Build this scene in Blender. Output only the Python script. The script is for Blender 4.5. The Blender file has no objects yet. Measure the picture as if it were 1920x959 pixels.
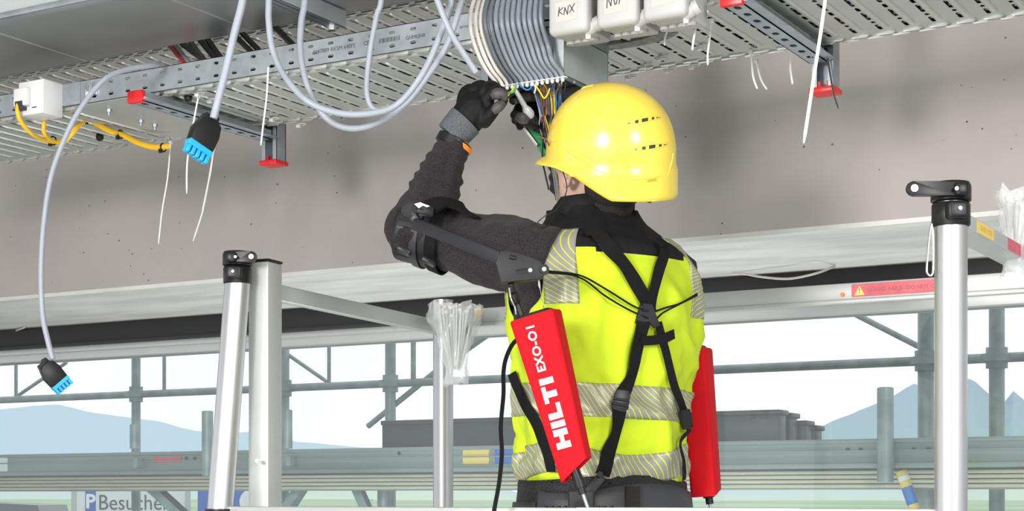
import bpy, bmesh, math, random
from mathutils import Vector, Matrix, noise
from mathutils.bvhtree import BVHTree
random.seed(7)
C = bpy.context.scene.collection
SC = bpy.context.scene
# ---------------------------------------------------------------- camera, sky, lamps, exposure
F_PX, YAW, HOR, CZ = 3042.0, math.radians(30.2), 932.0, 1.6
SY, CY = math.sin(YAW), math.cos(YAW)
cam = bpy.data.cameras.new('camera'); co = bpy.data.objects.new('camera', cam); C.objects.link(co)
co.location = (0, 0, CZ); co.rotation_euler = (math.radians(90), 0, YAW)
cam.sensor_width = 36; cam.lens = 36*F_PX/1920
cam.shift_y = (HOR-479.5)/1920
cam.clip_end = 9000; cam.clip_start = .05
SC.camera = co
w = bpy.data.worlds.new('sky'); SC.world = w; w.use_nodes = True
nt = w.node_tree; bg = nt.nodes['Background']
tc = nt.nodes.new('ShaderNodeTexCoord'); nz = nt.nodes.new('ShaderNodeTexNoise'); rp = nt.nodes.new('ShaderNodeValToRGB')
nz.inputs['Scale'].default_value = 3; nz.inputs['Detail'].default_value = 5
rp.color_ramp.elements[0].position = .3; rp.color_ramp.elements[0].color = (.86, .93, 1, 1)
rp.color_ramp.elements[1].position = .6; rp.color_ramp.elements[1].color = (1, 1, 1, 1)
nt.links.new(tc.outputs['Generated'], nz.inputs['Vector']); nt.links.new(nz.outputs['Fac'], rp.inputs['Fac'])
nt.links.new(rp.outputs['Color'], bg.inputs['Color'])
bg.inputs['Strength'].default_value = 1.25
SC.view_settings.view_transform = 'Standard'; SC.view_settings.look = 'None'
SC.view_settings.gamma = 1; SC.view_settings.use_curve_mapping = False
SC.view_settings.exposure = 0.0
def area_light(name, loc, target, sx, sy, power, col=(1, 1, 1)):
    l = bpy.data.lights.new(name, 'AREA'); l.shape = 'RECTANGLE'; l.size = sx; l.size_y = sy
    l.energy = power; l.color = col
    o = bpy.data.objects.new(name, l); C.objects.link(o); o.location = loc
    o.rotation_euler = (Vector(target)-Vector(loc)).to_track_quat('-Z', 'Y').to_euler()
    return o
area_light('flash_left', (-1.75, -1.5, 2.45), (-1.7, 3.4, 2.2), .9, .9, 175, (1, .97, .94))
area_light('flash_right', (2.0, .2, 2.8), (-1.5, 3.4, 2.0), .7, .7, 115, (1, .98, .96))
area_light('flash_floor', (-1.0, .8, .25), (-1.6, 3.4, 2.6), 1.8, 1.2, 50, (.97, 1, .98))
area_light('soffit_fill', (-2.4, 4.45, .3), (-2.4, 4.35, 2.3), 3.5, .3, 40, (1, 1, .98))  # added out-of-frame fill light, brightens the beam underside from below
# ---------------------------------------------------------------- where things stand
def W(px, py, d):
    lat = (px-960)/F_PX*d
    return Vector((-d*SY+lat*CY, d*CY+lat*SY, CZ+(HOR-py)/F_PX*d))
def WY(px, py, Y): return W(px, py, Y/(CY+(px-960)/F_PX*SY))
def WZ(px, py, z): return W(px, py, (z-CZ)*F_PX/(HOR-py))
def L2W(lat, d, z): return Vector((-d*SY+lat*CY, d*CY+lat*SY, CZ+z))
# ---------------------------------------------------------------- materials
MATS = {}
def mat(name, col, rough=.5, metal=0., var=.0, vscale=8., bump=0., bscale=60., spec=None, coat=0., stretch=None, alpha=None, sheen=0.):
    m = bpy.data.materials.new(name); m.use_nodes = True; t = m.node_tree; b = t.nodes['Principled BSDF']
    b.inputs['Base Color'].default_value = (*col, 1); b.inputs['Roughness'].default_value = rough; b.inputs['Metallic'].default_value = metal
    if spec is not None: b.inputs['Specular IOR Level'].default_value = spec
    if coat: b.inputs['Coat Weight'].default_value = coat; b.inputs['Coat Roughness'].default_value = .08
    if sheen: b.inputs['Sheen Weight'].default_value = sheen
    if alpha is not None: b.inputs['Alpha'].default_value = alpha
    g = t.nodes.new('ShaderNodeNewGeometry'); src = g.outputs['Position']
    if stretch:
        mp = t.nodes.new('ShaderNodeMapping'); mp.inputs['Scale'].default_value = stretch
        t.links.new(src, mp.inputs['Vector']); src = mp.outputs['Vector']
    if var:
        n = t.nodes.new('ShaderNodeTexNoise'); n.inputs['Scale'].default_value = vscale; n.inputs['Detail'].default_value = 6
        r = t.nodes.new('ShaderNodeValToRGB'); r.color_ramp.elements[0].position = .3; r.color_ramp.elements[1].position = .7
        r.color_ramp.elements[0].color = tuple(max(0, c*(1-var)) for c in col)+(1,)
        r.color_ramp.elements[1].color = tuple(min(1, c*(1+var)) for c in col)+(1,)
        t.links.new(src, n.inputs['Vector']); t.links.new(n.outputs['Fac'], r.inputs['Fac']); t.links.new(r.outputs['Color'], b.inputs['Base Color'])
    if bump:
        n2 = t.nodes.new('ShaderNodeTexNoise'); n2.inputs['Scale'].default_value = bscale; n2.inputs['Detail'].default_value = 4
        bp = t.nodes.new('ShaderNodeBump'); bp.inputs['Strength'].default_value = bump; bp.inputs['Distance'].default_value = .004
        t.links.new(src, n2.inputs['Vector']); t.links.new(n2.outputs['Fac'], bp.inputs['Height']); t.links.new(bp.outputs['Normal'], b.inputs['Normal'])
    MATS[name] = m
    return m
galv = mat('galvanised_steel', (.37, .41, .44), .45, .7, .16, 22)
traym = mat('galvanised_tray', (.42, .425, .40), .48, .5, .07, 9)
ribm = mat('galvanised_rib', (.52, .535, .50), .4, .5, .05, 20)
ductm = mat('duct_sheet', (.56, .59, .59), .36, .4, .10, 3, .05, 4)
alu = mat('anodised_aluminium', (.50, .50, .515), .33, .75, .03, 30)
alug = mat('aluminium_profile', (.47, .485, .475), .42, .35, .03, 12)
scafm = mat('scaffold_steel', (.27, .32, .33), .5, .45, .25, 14)
deckm = mat('deck_steel', (.24, .28, .285), .55, .3, .2, 6, stretch=(.3, 1, 1))
chrome = mat('bright_steel', (.85, .85, .86), .18, 1)
blackp = mat('black_plastic', (.009, .009, .010), .40, 0, .1, 30, spec=.35)
greyp = mat('charcoal_plastic', (.017, .0175, .020), .5, 0, .1, 30, .15, 500, spec=.3)
webm = mat('black_webbing', (.006, .006, .007), .8, 0, .3, 200, .5, 900, spec=.2)
darkm = mat('dark_header', (.018, .018, .019), .6)
redp = mat('red_plastic', (.62, .01, .012), .35)
redf = mat('red_fabric', (.52, .003, .009), .75, 0, .05, 40, .15, 900, spec=.2)
whitep = mat('white_plastic', (.62, .62, .62), .4)
boxm = mat('junction_box_plastic', (.40, .40, .388), .45, 0, .03, 10)
tiem = mat('cable_tie_nylon', (.62, .63, .61), .4)
yelp = mat('helmet_yellow', (.80, .615, .075), .24, 0, .02, 6, coat=.35)
yelc = mat('yellow_cable', (.75, .44, .01), .45)
cabm = mat('grey_cable', (.29, .32, .365), .42, 0, .05, 40)
cabc = mat('fan_cable_grey', (.165, .19, .215), .38, 0, .08, 40)
housm = mat('housing_sheet', (.48, .53, .545), .42, .45, .12, 9)
cabd = mat('dark_grey_cable', (.10, .115, .13), .4, 0, .08, 40)
cabw = mat('cream_cable', (.60, .56, .52), .45)
vestm = mat('hi_vis_yellow', (.49, .625, .02), .75, 0, .06, 14, .2, 300, spec=.2, sheen=.05)
yokem = mat('black_softshell', (.008, .008, .0095), .7, 0, .3, 60, .3, 500, spec=.25)
shirtm = mat('charcoal_knit', (.025, .0205, .0235), .9, 0, .6, 420, .6, 500, spec=.15, sheen=.06)
glovem = mat('black_glove', (.0045, .0045, .005), .65, 0, .2, 80, .3, 250, spec=.25)
palmm = mat('grey_rubber', (.055, .053, .053), .55, 0, .2, 90, .3, 200)
cuffm = mat('grey_knit_cuff', (.10, .11, .125), .9, 0, .75, 700, .8, 600)
skinm = mat('skin', (.60, .39, .31), .5, 0, .1, 60, .1, 300)
hairm = mat('dark_hair', (.012, .009, .008), .6, 0, .5, 300, .8, 400)
orangem = mat('orange_rubber', (.80, .22, .02), .5)
beltm = mat('belt_plate', (.042, .043, .047), .5, 0, .05, 40, .1, 400, spec=.3)
velm = mat('dark_velcro', (.02, .018, .017), .95, 0, .6, 500, .9, 700)
trousm = mat('dark_work_trousers', (.02, .021, .025), .85, 0, .2, 40)
bootm = mat('boot_leather', (.02, .017, .015), .6)
lineg = mat('lime_plug', (.45, .65, .03), .6)
bluep = mat('blue_connector', (.015, .36, .70), .4)
greenp = mat('green_plastic', (.01, .24, .075), .45)
inkm = mat('marker_ink', (.03, .03, .035), .6)
tapem = mat('label_tape', (.46, .43, .395), .6)
printm = mat('grey_print', (.07, .08, .09), .6)
whitet = mat('white_print', (.85, .85, .86), .5)
fadered = mat('faded_red_sticker', (.58, .10, .13), .5, 0, .15, 40)
fadeyel = mat('faded_yellow_sticker', (.80, .58, .14), .5)
sealm = mat('grey_sealant', (.16, .16, .16), .85, 0, .4, 60, .6, 150)
woodm = mat('plank_wood', (.50, .46, .36), .7, 0, .15, 10, stretch=(.4, 8, 8))
girderm = mat('dark_formwork', (.035, .037, .045), .4, .2, .3, 12)
signblue = mat('sign_blue', (.015, .12, .50), .5)
signwhite = mat('sign_white', (.78, .80, .82), .5)
asph = mat('asphalt', (.16, .17, .17), .9, 0, .2, 2)
grassm = mat('grass_field', (.36, .48, .30), .95, 0, .3, .02)
vanm = mat('van_paint', (.10, .12, .14), .4)
toolm = mat('clear_tool_grey', (.42, .43, .45), .2)
wirec = {k: mat('wire_'+k, c, .4) for k, c in dict(blue=(.02, .17, .55), yellow=(.75, .58, .02), brown=(.22, .07, .035), black=(.012, .012, .012), grey=(.30, .31, .33), green=(.02, .28, .06), white=(.7, .7, .7), slate=(.06, .07, .08)).items()}
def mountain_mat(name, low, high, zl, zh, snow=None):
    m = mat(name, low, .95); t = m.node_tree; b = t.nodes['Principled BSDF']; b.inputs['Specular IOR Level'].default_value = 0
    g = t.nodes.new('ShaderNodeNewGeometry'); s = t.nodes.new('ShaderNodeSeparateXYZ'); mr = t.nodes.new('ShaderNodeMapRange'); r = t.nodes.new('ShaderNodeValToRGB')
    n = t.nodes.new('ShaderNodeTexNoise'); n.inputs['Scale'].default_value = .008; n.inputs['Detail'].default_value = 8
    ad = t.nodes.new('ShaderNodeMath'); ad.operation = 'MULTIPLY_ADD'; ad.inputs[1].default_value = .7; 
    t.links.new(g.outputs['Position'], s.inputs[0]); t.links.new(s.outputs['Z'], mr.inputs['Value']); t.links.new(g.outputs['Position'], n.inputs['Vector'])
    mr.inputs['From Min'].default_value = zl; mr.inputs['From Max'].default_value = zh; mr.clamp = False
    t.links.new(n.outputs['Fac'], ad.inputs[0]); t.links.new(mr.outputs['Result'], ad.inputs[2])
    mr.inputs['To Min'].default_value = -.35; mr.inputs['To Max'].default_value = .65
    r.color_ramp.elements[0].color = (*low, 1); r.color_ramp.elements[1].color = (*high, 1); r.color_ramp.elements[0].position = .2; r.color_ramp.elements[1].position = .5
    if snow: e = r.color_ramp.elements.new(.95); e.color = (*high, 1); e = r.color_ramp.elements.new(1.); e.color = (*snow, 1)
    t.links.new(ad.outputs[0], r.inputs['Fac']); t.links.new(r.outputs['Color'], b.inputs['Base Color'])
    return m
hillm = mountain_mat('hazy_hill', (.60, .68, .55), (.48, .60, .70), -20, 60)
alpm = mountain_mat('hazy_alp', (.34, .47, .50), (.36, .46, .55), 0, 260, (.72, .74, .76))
def concrete(name, base, dark, pore=True, grain=(1, 1, 1), sc=1.6):
    m = bpy.data.materials.new(name); m.use_nodes = True; t = m.node_tree; b = t.nodes['Principled BSDF']; b.inputs['Roughness'].default_value = .85
    g = t.nodes.new('ShaderNodeNewGeometry'); mp = t.nodes.new('ShaderNodeMapping'); mp.inputs['Scale'].default_value = grain
    t.links.new(g.outputs['Position'], mp.inputs['Vector'])
    n = t.nodes.new('ShaderNodeTexNoise'); n.inputs['Scale'].default_value = sc; n.inputs['Detail'].default_value = 9; n.inputs['Roughness'].default_value = .6
    r = t.nodes.new('ShaderNodeValToRGB'); r.color_ramp.elements[0].position = .3; r.color_ramp.elements[1].position = .72
    r.color_ramp.elements[0].color = (*dark, 1); r.color_ramp.elements[1].color = (*base, 1)
    t.links.new(mp.outputs['Vector'], n.inputs['Vector']); t.links.new(n.outputs['Fac'], r.inputs['Fac'])
    out = r.outputs['Color']
    if pore:
        v = t.nodes.new('ShaderNodeTexVoronoi'); v.inputs['Scale'].default_value = 22
        n3 = t.nodes.new('ShaderNodeTexNoise'); n3.inputs['Scale'].default_value = 6
        mr = t.nodes.new('ShaderNodeMapRange'); mr.inputs['From Min'].default_value = .035; mr.inputs['From Max'].default_value = .06
        mx = t.nodes.new('ShaderNodeMix'); mx.data_type = 'RGBA'; mx.inputs['A'].default_value = (.07, .065, .06, 1)
        th = t.nodes.new('ShaderNodeMath'); th.operation = 'MULTIPLY_ADD'; th.inputs[1].default_value = -.12; th.inputs[2].default_value = .068
        t.links.new(n3.outputs['Fac'], th.inputs[0]); ad = t.nodes.new('ShaderNodeMath'); ad.operation = 'SUBTRACT'
        t.links.new(g.outputs['Position'], v.inputs['Vector']); t.links.new(g.outputs['Position'], n3.inputs['Vector'])
        t.links.new(v.outputs['Distance'], ad.inputs[0]); t.links.new(th.outputs[0], ad.inputs[1])
        t.links.new(ad.outputs[0], mr.inputs['Value']); t.links.new(mr.outputs['Result'], mx.inputs['Factor']); t.links.new(out, mx.inputs['B'])
        out = mx.outputs['Result']
    t.links.new(out, b.inputs['Base Color'])
    n2 = t.nodes.new('ShaderNodeTexNoise'); n2.inputs['Scale'].default_value = 180; bp = t.nodes.new('ShaderNodeBump'); bp.inputs['Strength'].default_value = .12; bp.inputs['Distance'].default_value = .003
    t.links.new(g.outputs['Position'], n2.inputs['Vector']); t.links.new(n2.outputs['Fac'], bp.inputs['Height']); t.links.new(bp.outputs['Normal'], b.inputs['Normal'])
    return m
concm = concrete('concrete_beam', (.40, .372, .350), (.33, .305, .287))
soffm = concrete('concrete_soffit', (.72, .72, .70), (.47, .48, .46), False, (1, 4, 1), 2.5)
floorm = concrete('concrete_floor', (.40, .39, .37), (.30, .29, .28), False)
ceilm = concrete('concrete_ceiling', (.45, .45, .43), (.35, .35, .34), False)
def glass_mat():
    m = bpy.data.materials.new('window_glass'); m.use_nodes = True; t = m.node_tree; t.nodes.remove(t.nodes['Principled BSDF'])
    o = t.nodes['Material Output']; tr = t.nodes.new('ShaderNodeBsdfTransparent'); tr.inputs[0].default_value = (.93, .97, .96, 1)
    gl = t.nodes.new('ShaderNodeBsdfGlossy'); gl.inputs['Roughness'].default_value = .01
    df = t.nodes.new('ShaderNodeBsdfDiffuse'); df.inputs[0].default_value = (.8, .85, .85, 1)
    fr = t.nodes.new('ShaderNodeFresnel'); fr.inputs['IOR'].default_value = 1.5
    m1 = t.nodes.new('ShaderNodeMixShader'); m2 = t.nodes.new('ShaderNodeMixShader'); m1.inputs[0].default_value = .055
    t.links.new(tr.outputs[0], m1.inputs[1]); t.links.new(df.outputs[0], m1.inputs[2])
    gm = t.nodes.new('ShaderNodeNewGeometry'); sb = t.nodes.new('ShaderNodeMath'); sb.operation = 'SUBTRACT'; sb.inputs[0].default_value = 1; sb.use_clamp = True; ml = t.nodes.new('ShaderNodeMath'); ml.operation = 'MULTIPLY'
    t.links.new(gm.outputs['Backfacing'], sb.inputs[1]); t.links.new(sb.outputs[0], ml.inputs[0]); t.links.new(fr.outputs[0], ml.inputs[1]); t.links.new(ml.outputs[0], m2.inputs[0]); t.links.new(m1.outputs[0], m2.inputs[1]); t.links.new(gl.outputs[0], m2.inputs[2])
    t.links.new(m2.outputs[0], o.inputs[0]); return m
glassm = glass_mat()
def film_mat(name, tint, op):
    m = bpy.data.materials.new(name); m.use_nodes = True; t = m.node_tree; b = t.nodes['Principled BSDF']
    b.inputs['Base Color'].default_value = (*tint, 1); b.inputs['Roughness'].default_value = .15; b.inputs['Alpha'].default_value = op
    return m
filmm = film_mat('clear_film', (.85, .87, .88), .34)
lensm = film_mat('clear_lens', (.85, .9, .92), .22)
def stripe_mat():
    m = bpy.data.materials.new('reflective_stripes'); m.use_nodes = True; t = m.node_tree; b = t.nodes['Principled BSDF']; b.inputs['Roughness'].default_value = .45; b.inputs['Metallic'].default_value = .25
    u = t.nodes.new('ShaderNodeUVMap'); wv = t.nodes.new('ShaderNodeTexWave'); wv.bands_direction = 'X'; wv.inputs['Scale'].default_value = 1/.0088*2*math.pi/20
    r = t.nodes.new('ShaderNodeValToRGB'); r.color_ramp.interpolation = 'LINEAR'
    r.color_ramp.elements[0].position = .88; r.color_ramp.elements[0].color = (.30, .285, .27, 1)
    r.color_ramp.elements[1].position = .95; r.color_ramp.elements[1].color = (.55, .68, .03, 1)
    t.links.new(u.outputs['UV'], wv.inputs['Vector']); t.links.new(wv.outputs['Color'], r.inputs['Fac']); t.links.new(r.outputs['Color'], b.inputs['Base Color'])
    return m
stripem = stripe_mat()
# ---------------------------------------------------------------- object helpers
def finish(me, sharp=40):
    if len(me.polygons):
        me.polygons.foreach_set('use_smooth', [True]*len(me.polygons)); me.set_sharp_from_angle(angle=math.radians(sharp))
def wloc(o):
    v = Vector((0, 0, 0))
    while o: v += o.location; o = o.parent
    return v
def obj(name, bm, m, parent=None, sharp=40, kind=None, keep=False):
    me = bpy.data.meshes.new(name)
    if not keep: bmesh.ops.recalc_face_normals(bm, faces=bm.faces)
    if parent: base = wloc(parent)
    else:
        xs = [v.co for v in bm.verts]
        base = Vector(((min(v.x for v in xs)+max(v.x for v in xs))/2, (min(v.y for v in xs)+max(v.y for v in xs))/2, min(v.z for v in xs)))
    bmesh.ops.translate(bm, verts=bm.verts, vec=-base)
    bm.to_mesh(me); bm.free(); finish(me, sharp)
    for mm in (m if isinstance(m, (list, tuple)) else [m]): me.materials.append(mm)
    o = bpy.data.objects.new(name, me); C.objects.link(o)
    if parent: o.parent = parent
    else: o.location = base
    if kind: o['kind'] = kind
    return o
def tag(o, label, cat, group=None):
    o['label'] = label; o['category'] = cat
    if group: o['group'] = group
    return o
def thing(name, label, cat, loc, group=None):
    o = bpy.data.objects.new(name, None); C.objects.link(o); o.location = loc; o.empty_display_size = .05
    return tag(o, label, cat, group)
def lab(o, s): o['label'] = s; return o
def struct(name, bm, m, parent=None, sharp=40): return obj(name, bm, m, parent, sharp, kind=None if parent else 'structure')
def B(): return bmesh.new()
def box(bm, lo, hi, bev=0, seg=2, M=None):
    r = bmesh.ops.create_cube(bm, size=1); vs = r['verts']; lo = Vector(lo); hi = Vector(hi); s = hi-lo; c = (lo+hi)/2
    for v in vs: v.co = Vector((v.co.x*s.x, v.co.y*s.y, v.co.z*s.z))+c
    if bev:
        es = list({e for v in vs for e in v.link_edges})
        rr = bmesh.ops.bevel(bm, geom=es, offset=bev, segments=seg, profile=.5, affect='EDGES', clamp_overlap=True)
        vs = list({v for f in rr['faces'] for v in f.verts} | {v for v in vs if v.is_valid})
        st = set(vs); 
        for v in list(vs):
            for e in v.link_edges: st.add(e.other_vert(v))
        vs = list(st)
    if M is not None:
        for v in vs: v.co = M @ v.co
    return vs
def frame(p0, p1, up=(0, 0, 1)):
    """matrix: origin p0, x axis along p0->p1, z near up"""
    x = (Vector(p1)-Vector(p0)).normalized(); u = Vector(up)
    if abs(x.dot(u)) > .98: u = Vector((0, 1, 0))
    y = u.cross(x).normalized(); z = x.cross(y)
    M = Matrix((x, y, z)).transposed().to_4x4(); M.translation = Vector(p0); return M
def bar(bm, p0, p1, wd, ht, up=(0, 0, 1), bev=0):
    M = frame(p0, p1, up); L = (Vector(p1)-Vector(p0)).length
    return box(bm, (0, -wd/2, -ht/2), (L, wd/2, ht/2), bev, 2, M)
def cr(pts, n=8):
    """catmull-rom through pts"""
    P = [Vector(p) for p in pts]; P = [2*P[0]-P[1]]+P+[2*P[-1]-P[-2]]; out = []
    for i in range(1, len(P)-2):
        for k in range(n):
            t = k/n; a, b, c, d = P[i-1:i+3]
            out.append(.5*((2*b)+(c-a)*t+(2*a-5*b+4*c-d)*t*t+(3*b-a-3*c+d)*t**3))
    out.append(P[-2]); return out
def crv(vals, n=8): return [v.x for v in cr([(v, 0, 0) for v in vals], n)]
def tube(bm, pts, r, n=8, caps=True, flat=None, rnd=False):
    pts = [Vector(p) for p in pts]; N = len(pts); rs = r if isinstance(r, (list, tuple)) else [r]*N; rings = []; nrm = None
    for i, p in enumerate(pts):
        t = (pts[min(i+1, N-1)]-pts[max(i-1, 0)])
        if t.length < 1e-9: t = Vector((0, 0, 1))
        t.normalize()
        if nrm is None:
            nrm = Vector(flat) if flat is not None else (Vector((0, 0, 1)) if abs(t.z) < .9 else Vector((0, 1, 0)))
        nrm = (nrm-t*nrm.dot(t)); nrm.normalize(); bn = t.cross(nrm); rr = rs[i]
        if isinstance(rr, tuple): ra, rb = rr
        else: ra = rb = rr
        rings.append([bm.verts.new(p+nrm*math.cos(a)*ra+bn*math.sin(a)*rb) for a in [2*math.pi*k/n for k in range(n)]])
    for a, b in zip(rings, rings[1:]):
        for k in range(n): bm.faces.new((a[k], a[(k+1) % n], b[(k+1) % n], b[k]))
    if caps: bm.faces.new(rings[0][::-1]); bm.faces.new(rings[-1])
    return rings
def cyl(bm, p0, p1, r0, r1=None, n=20): return tube(bm, [p0, p1], [r0, r0 if r1 is None else r1], n)
def ell(bm, c, rad, M=None, u=20, v=12):
    r = bmesh.ops.create_uvsphere(bm, u_segments=u, v_segments=v, radius=1)
    for q in r['verts']:
        q.co = Vector((q.co.x*rad[0], q.co.y*rad[1], q.co.z*rad[2]))
        q.co = (M @ q.co if M is not None else q.co)+Vector(c)
def prism(bm, poly, z0, z1, M=None, bev=0):
    """poly in xy extruded z0..z1"""
    a = [bm.verts.new((x, y, z0)) for x, y in poly]; b = [bm.verts.new((x, y, z1)) for x, y in poly]; n = len(poly)
    fs = [bm.faces.new(a[::-1]), bm.faces.new(b)]+[bm.faces.new((a[i], a[(i+1) % n], b[(i+1) % n], b[i])) for i in range(n)]
    if bev:
        es = list(fs[0].edges)+list(fs[1].edges)
        st0 = set(bm.verts)
        rr = bmesh.ops.bevel(bm, geom=es, offset=bev, segments=2, profile=.5, affect='EDGES', clamp_overlap=True)
        vs = {v for f in rr['faces'] for v in f.verts}
        for v in list(vs):
            for e in v.link_edges: vs.add(e.other_vert(v))
    else: vs = a+b
    if M is not None:
        for v in vs: v.co = M @ v.co
def ribbon(bm, P, Nn, wd, th):
    """flat strap through points P with surface normals Nn; wd number or list"""
    rows = []; N = len(P)
    for i in range(N):
        t = (P[min(i+1, N-1)]-P[max(i-1, 0)]).normalized(); s = t.cross(Nn[i]).normalized(); nn = s.cross(t)
        h = (wd[i] if isinstance(wd, (list, tuple)) else wd)/2
        rows.append([bm.verts.new(P[i]+s*a*h+nn*b*th) for a, b in ((-1, 0), (1, 0), (1, 1), (-1, 1))])
    for a, b in zip(rows, rows[1:]):
        for k in range(4): bm.faces.new((a[k], a[(k+1) % 4], b[(k+1) % 4], b[k]))
    bm.faces.new(rows[0]); bm.faces.new(rows[-1][::-1])
def text(name, s, size, M, m, parent=None, ext=.0004, sx=1., bold=0.):
    cu = bpy.data.curves.new('tmp', 'FONT'); cu.body = s; cu.size = size; cu.extrude = ext; cu.align_x = 'CENTER'; cu.align_y = 'CENTER'; cu.offset = bold; cu.space_character = 1.1 if bold else 1.0
    cu.resolution_u = 3
    t = bpy.data.objects.new('tmp', cu); C.objects.link(t)
    me = bpy.data.meshes.new_from_object(t.evaluated_get(bpy.context.evaluated_depsgraph_get()))
    bpy.data.objects.remove(t); bpy.data.curves.remove(cu)
    bm = B(); bm.from_mesh(me); bpy.data.meshes.remove(me)
    for v in bm.verts: v.co = M @ Vector((v.co.x*sx, v.co.y, v.co.z))
    return obj(name, bm, m, parent)
def remesh(bm, voxel, smooth=6, fac=.5):
    me = bpy.data.meshes.new('tmp'); bm.to_mesh(me); bm.free(); o = bpy.data.objects.new('tmp', me); C.objects.link(o)
    r = o.modifiers.new('r', 'REMESH'); r.mode = 'VOXEL'; r.voxel_size = voxel
    if smooth: s = o.modifiers.new('s', 'SMOOTH'); s.iterations = smooth; s.factor = fac
    me2 = bpy.data.meshes.new_from_object(o.evaluated_get(bpy.context.evaluated_depsgraph_get()))
    bpy.data.objects.remove(o); bpy.data.meshes.remove(me)
    b = B(); b.from_mesh(me2); bpy.data.meshes.remove(me2); return b
def bvh_of(bm): return BVHTree.FromBMesh(bm)
def stroke(bm, pts, wd, M, th=.0005):
    """flat pen stroke in the xy plane of M"""
    for (x0, y0), (x1, y1) in zip(pts, pts[1:]):
        d = Vector((x1-x0, y1-y0)); L = d.length; a = math.atan2(d.y, d.x)
        box(bm, (-wd/2, -wd/2, 0), (L+wd/2, wd/2, th), 0, 1, M @ Matrix.Translation((x0, y0, 0)) @ Matrix.Rotation(a, 4, 'Z'))
ORD = 'first,second,third,fourth,fifth,sixth,seventh,eighth,ninth,tenth,eleventh,twelfth,thirteenth,fourteenth,fifteenth,sixteenth,seventeenth,eighteenth,nineteenth,twentieth,fourth from right,third from right,second from right,rightmost'.split(',')
# ---------------------------------------------------------------- the building
BY0, BY1, BZ = 4.0, 4.70, 2.284
b = B(); box(b, (-9, BY0, BZ+.012), (6, BY1+.3, 3.6)); struct('wall_back', b, concm)
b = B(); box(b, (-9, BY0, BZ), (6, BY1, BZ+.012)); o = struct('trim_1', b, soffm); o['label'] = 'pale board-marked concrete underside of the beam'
b = B(); box(b, (-9, BY1, 2.208), (6, BY1+.06, BZ+.012)); box(b, (-9, BY1-.03, 2.200), (6, BY1+.06, 2.208)); o = struct('trim_2', b, darkm); o['label'] = 'dark recessed strip above the window'
b = B(); box(b, (-9, BY1+.02, 2.15), (6, BY1+.12, 2.2), .004); box(b, (-9, BY1+.0, 2.178), (6, BY1+.13, 2.2), .003)
box(b, (-9, BY1+.02, .0), (6, BY1+.12, .12))
for x in (-8.9, 5.0): box(b, (x, BY1+.02, .12), (x+.07, BY1+.12, 2.15))
win = struct('window_1', b, alug)
b = B(); box(b, (-8.83, BY1+.06, .12), (5.0, BY1+.072, 2.15)); struct('pane', b, glassm, win)
b = B(); box(b, (-9, -6, -.15), (6, BY1+.3, 0)); struct('floor', b, floorm)
b = B(); box(b, (-9, -6, 3.6), (6, BY1+.3, 3.8)); struct('ceiling', b, ceilm)
# white cable lying along the soffit edge and a hook
b = B(); tube(b, cr([WZ(x, y, BZ-.006) for x, y in ((-60, 640), (0, 626), (25, 622), (45, 615))]), .004, 6); tag(obj('cable', b, cabw), 'short white cable along the beam underside, far left', 'cable')
b = B(); tube(b, cr([WY(1372, 514, 4.6), WY(1395, 514, 4.6), WY(1430, 520, 4.58), WY(1480, 523, 4.55), WY(1530, 513, 4.5), WZ(1565, 500, BZ-.004)]), .0035, 6); tag(obj('cable', b, cabw), 'thin white cable hanging below beam right of the worker', 'cable')
# ---------------------------------------------------------------- outside
b = B(); box(b, (-400, BY1+.4, -.3), (300, 60, -.05)); struct('ground', b, asph)
b = B(); box(b, (-3000, 60, -.6), (2500, 5000, -.3)); struct('meadow', b, grassm)
def ridge(name, m, D, prof, dep, seed, label, amp):
    """mountain with real depth: crest profile in frame pixels at distance D, falling away to both sides"""
    b = B(); xs = list(range(prof[0][0], prof[-1][0]+1, 6)); rows = []
    def crest(x):
        for (a, ya), (c, yc) in zip(prof, prof[1:]):
            if a <= x <= c: return ya+(yc-ya)*(x-a)/(c-a)
    for k in range(13):
        s = k/12*2-1                                            # -1 near foot, 0 crest, 1 far foot
        row = []
        for x in xs:
            p = W(x, crest(x), D); z = (p.z-CZ); h = (z+2)*(1-abs(s))**1.15-2
            q = W(x, HOR, D+s*dep); nn = noise.fractal(Vector((q.x*.004+seed, q.y*.004, 0)), 1., 2., 6)
            row.append(b.verts.new((q.x, q.y, h+CZ-2+nn*amp*(1-abs(s)) if abs(s) < 1 else -3)))
        rows.append(row)
    for r0, r1 in zip(rows, rows[1:]):
        for i in range(len(xs)-1): b.faces.new((r0[i], r0[i+1], r1[i+1], r1[i]))
    return tag(obj(name, b, m, sharp=80), label, 'mountain')
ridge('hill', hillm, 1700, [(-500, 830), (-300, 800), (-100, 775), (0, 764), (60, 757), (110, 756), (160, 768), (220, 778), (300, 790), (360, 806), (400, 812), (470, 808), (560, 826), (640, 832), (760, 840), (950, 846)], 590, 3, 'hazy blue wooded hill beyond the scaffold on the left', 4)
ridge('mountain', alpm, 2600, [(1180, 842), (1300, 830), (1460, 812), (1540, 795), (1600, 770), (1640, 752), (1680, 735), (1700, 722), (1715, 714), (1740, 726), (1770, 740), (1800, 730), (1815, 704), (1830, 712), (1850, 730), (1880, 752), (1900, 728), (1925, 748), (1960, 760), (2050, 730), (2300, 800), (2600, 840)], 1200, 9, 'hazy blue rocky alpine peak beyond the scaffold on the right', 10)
ridge('hill', hillm, 950, [(700, 885), (850, 892), (930, 905), (980, 925), (1100, 905), (1250, 880), (1420, 868), (1600, 862), (1800, 870), (2100, 880)], 150, 5, 'low pale foothill seen under the scaffold deck', 2)
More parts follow.
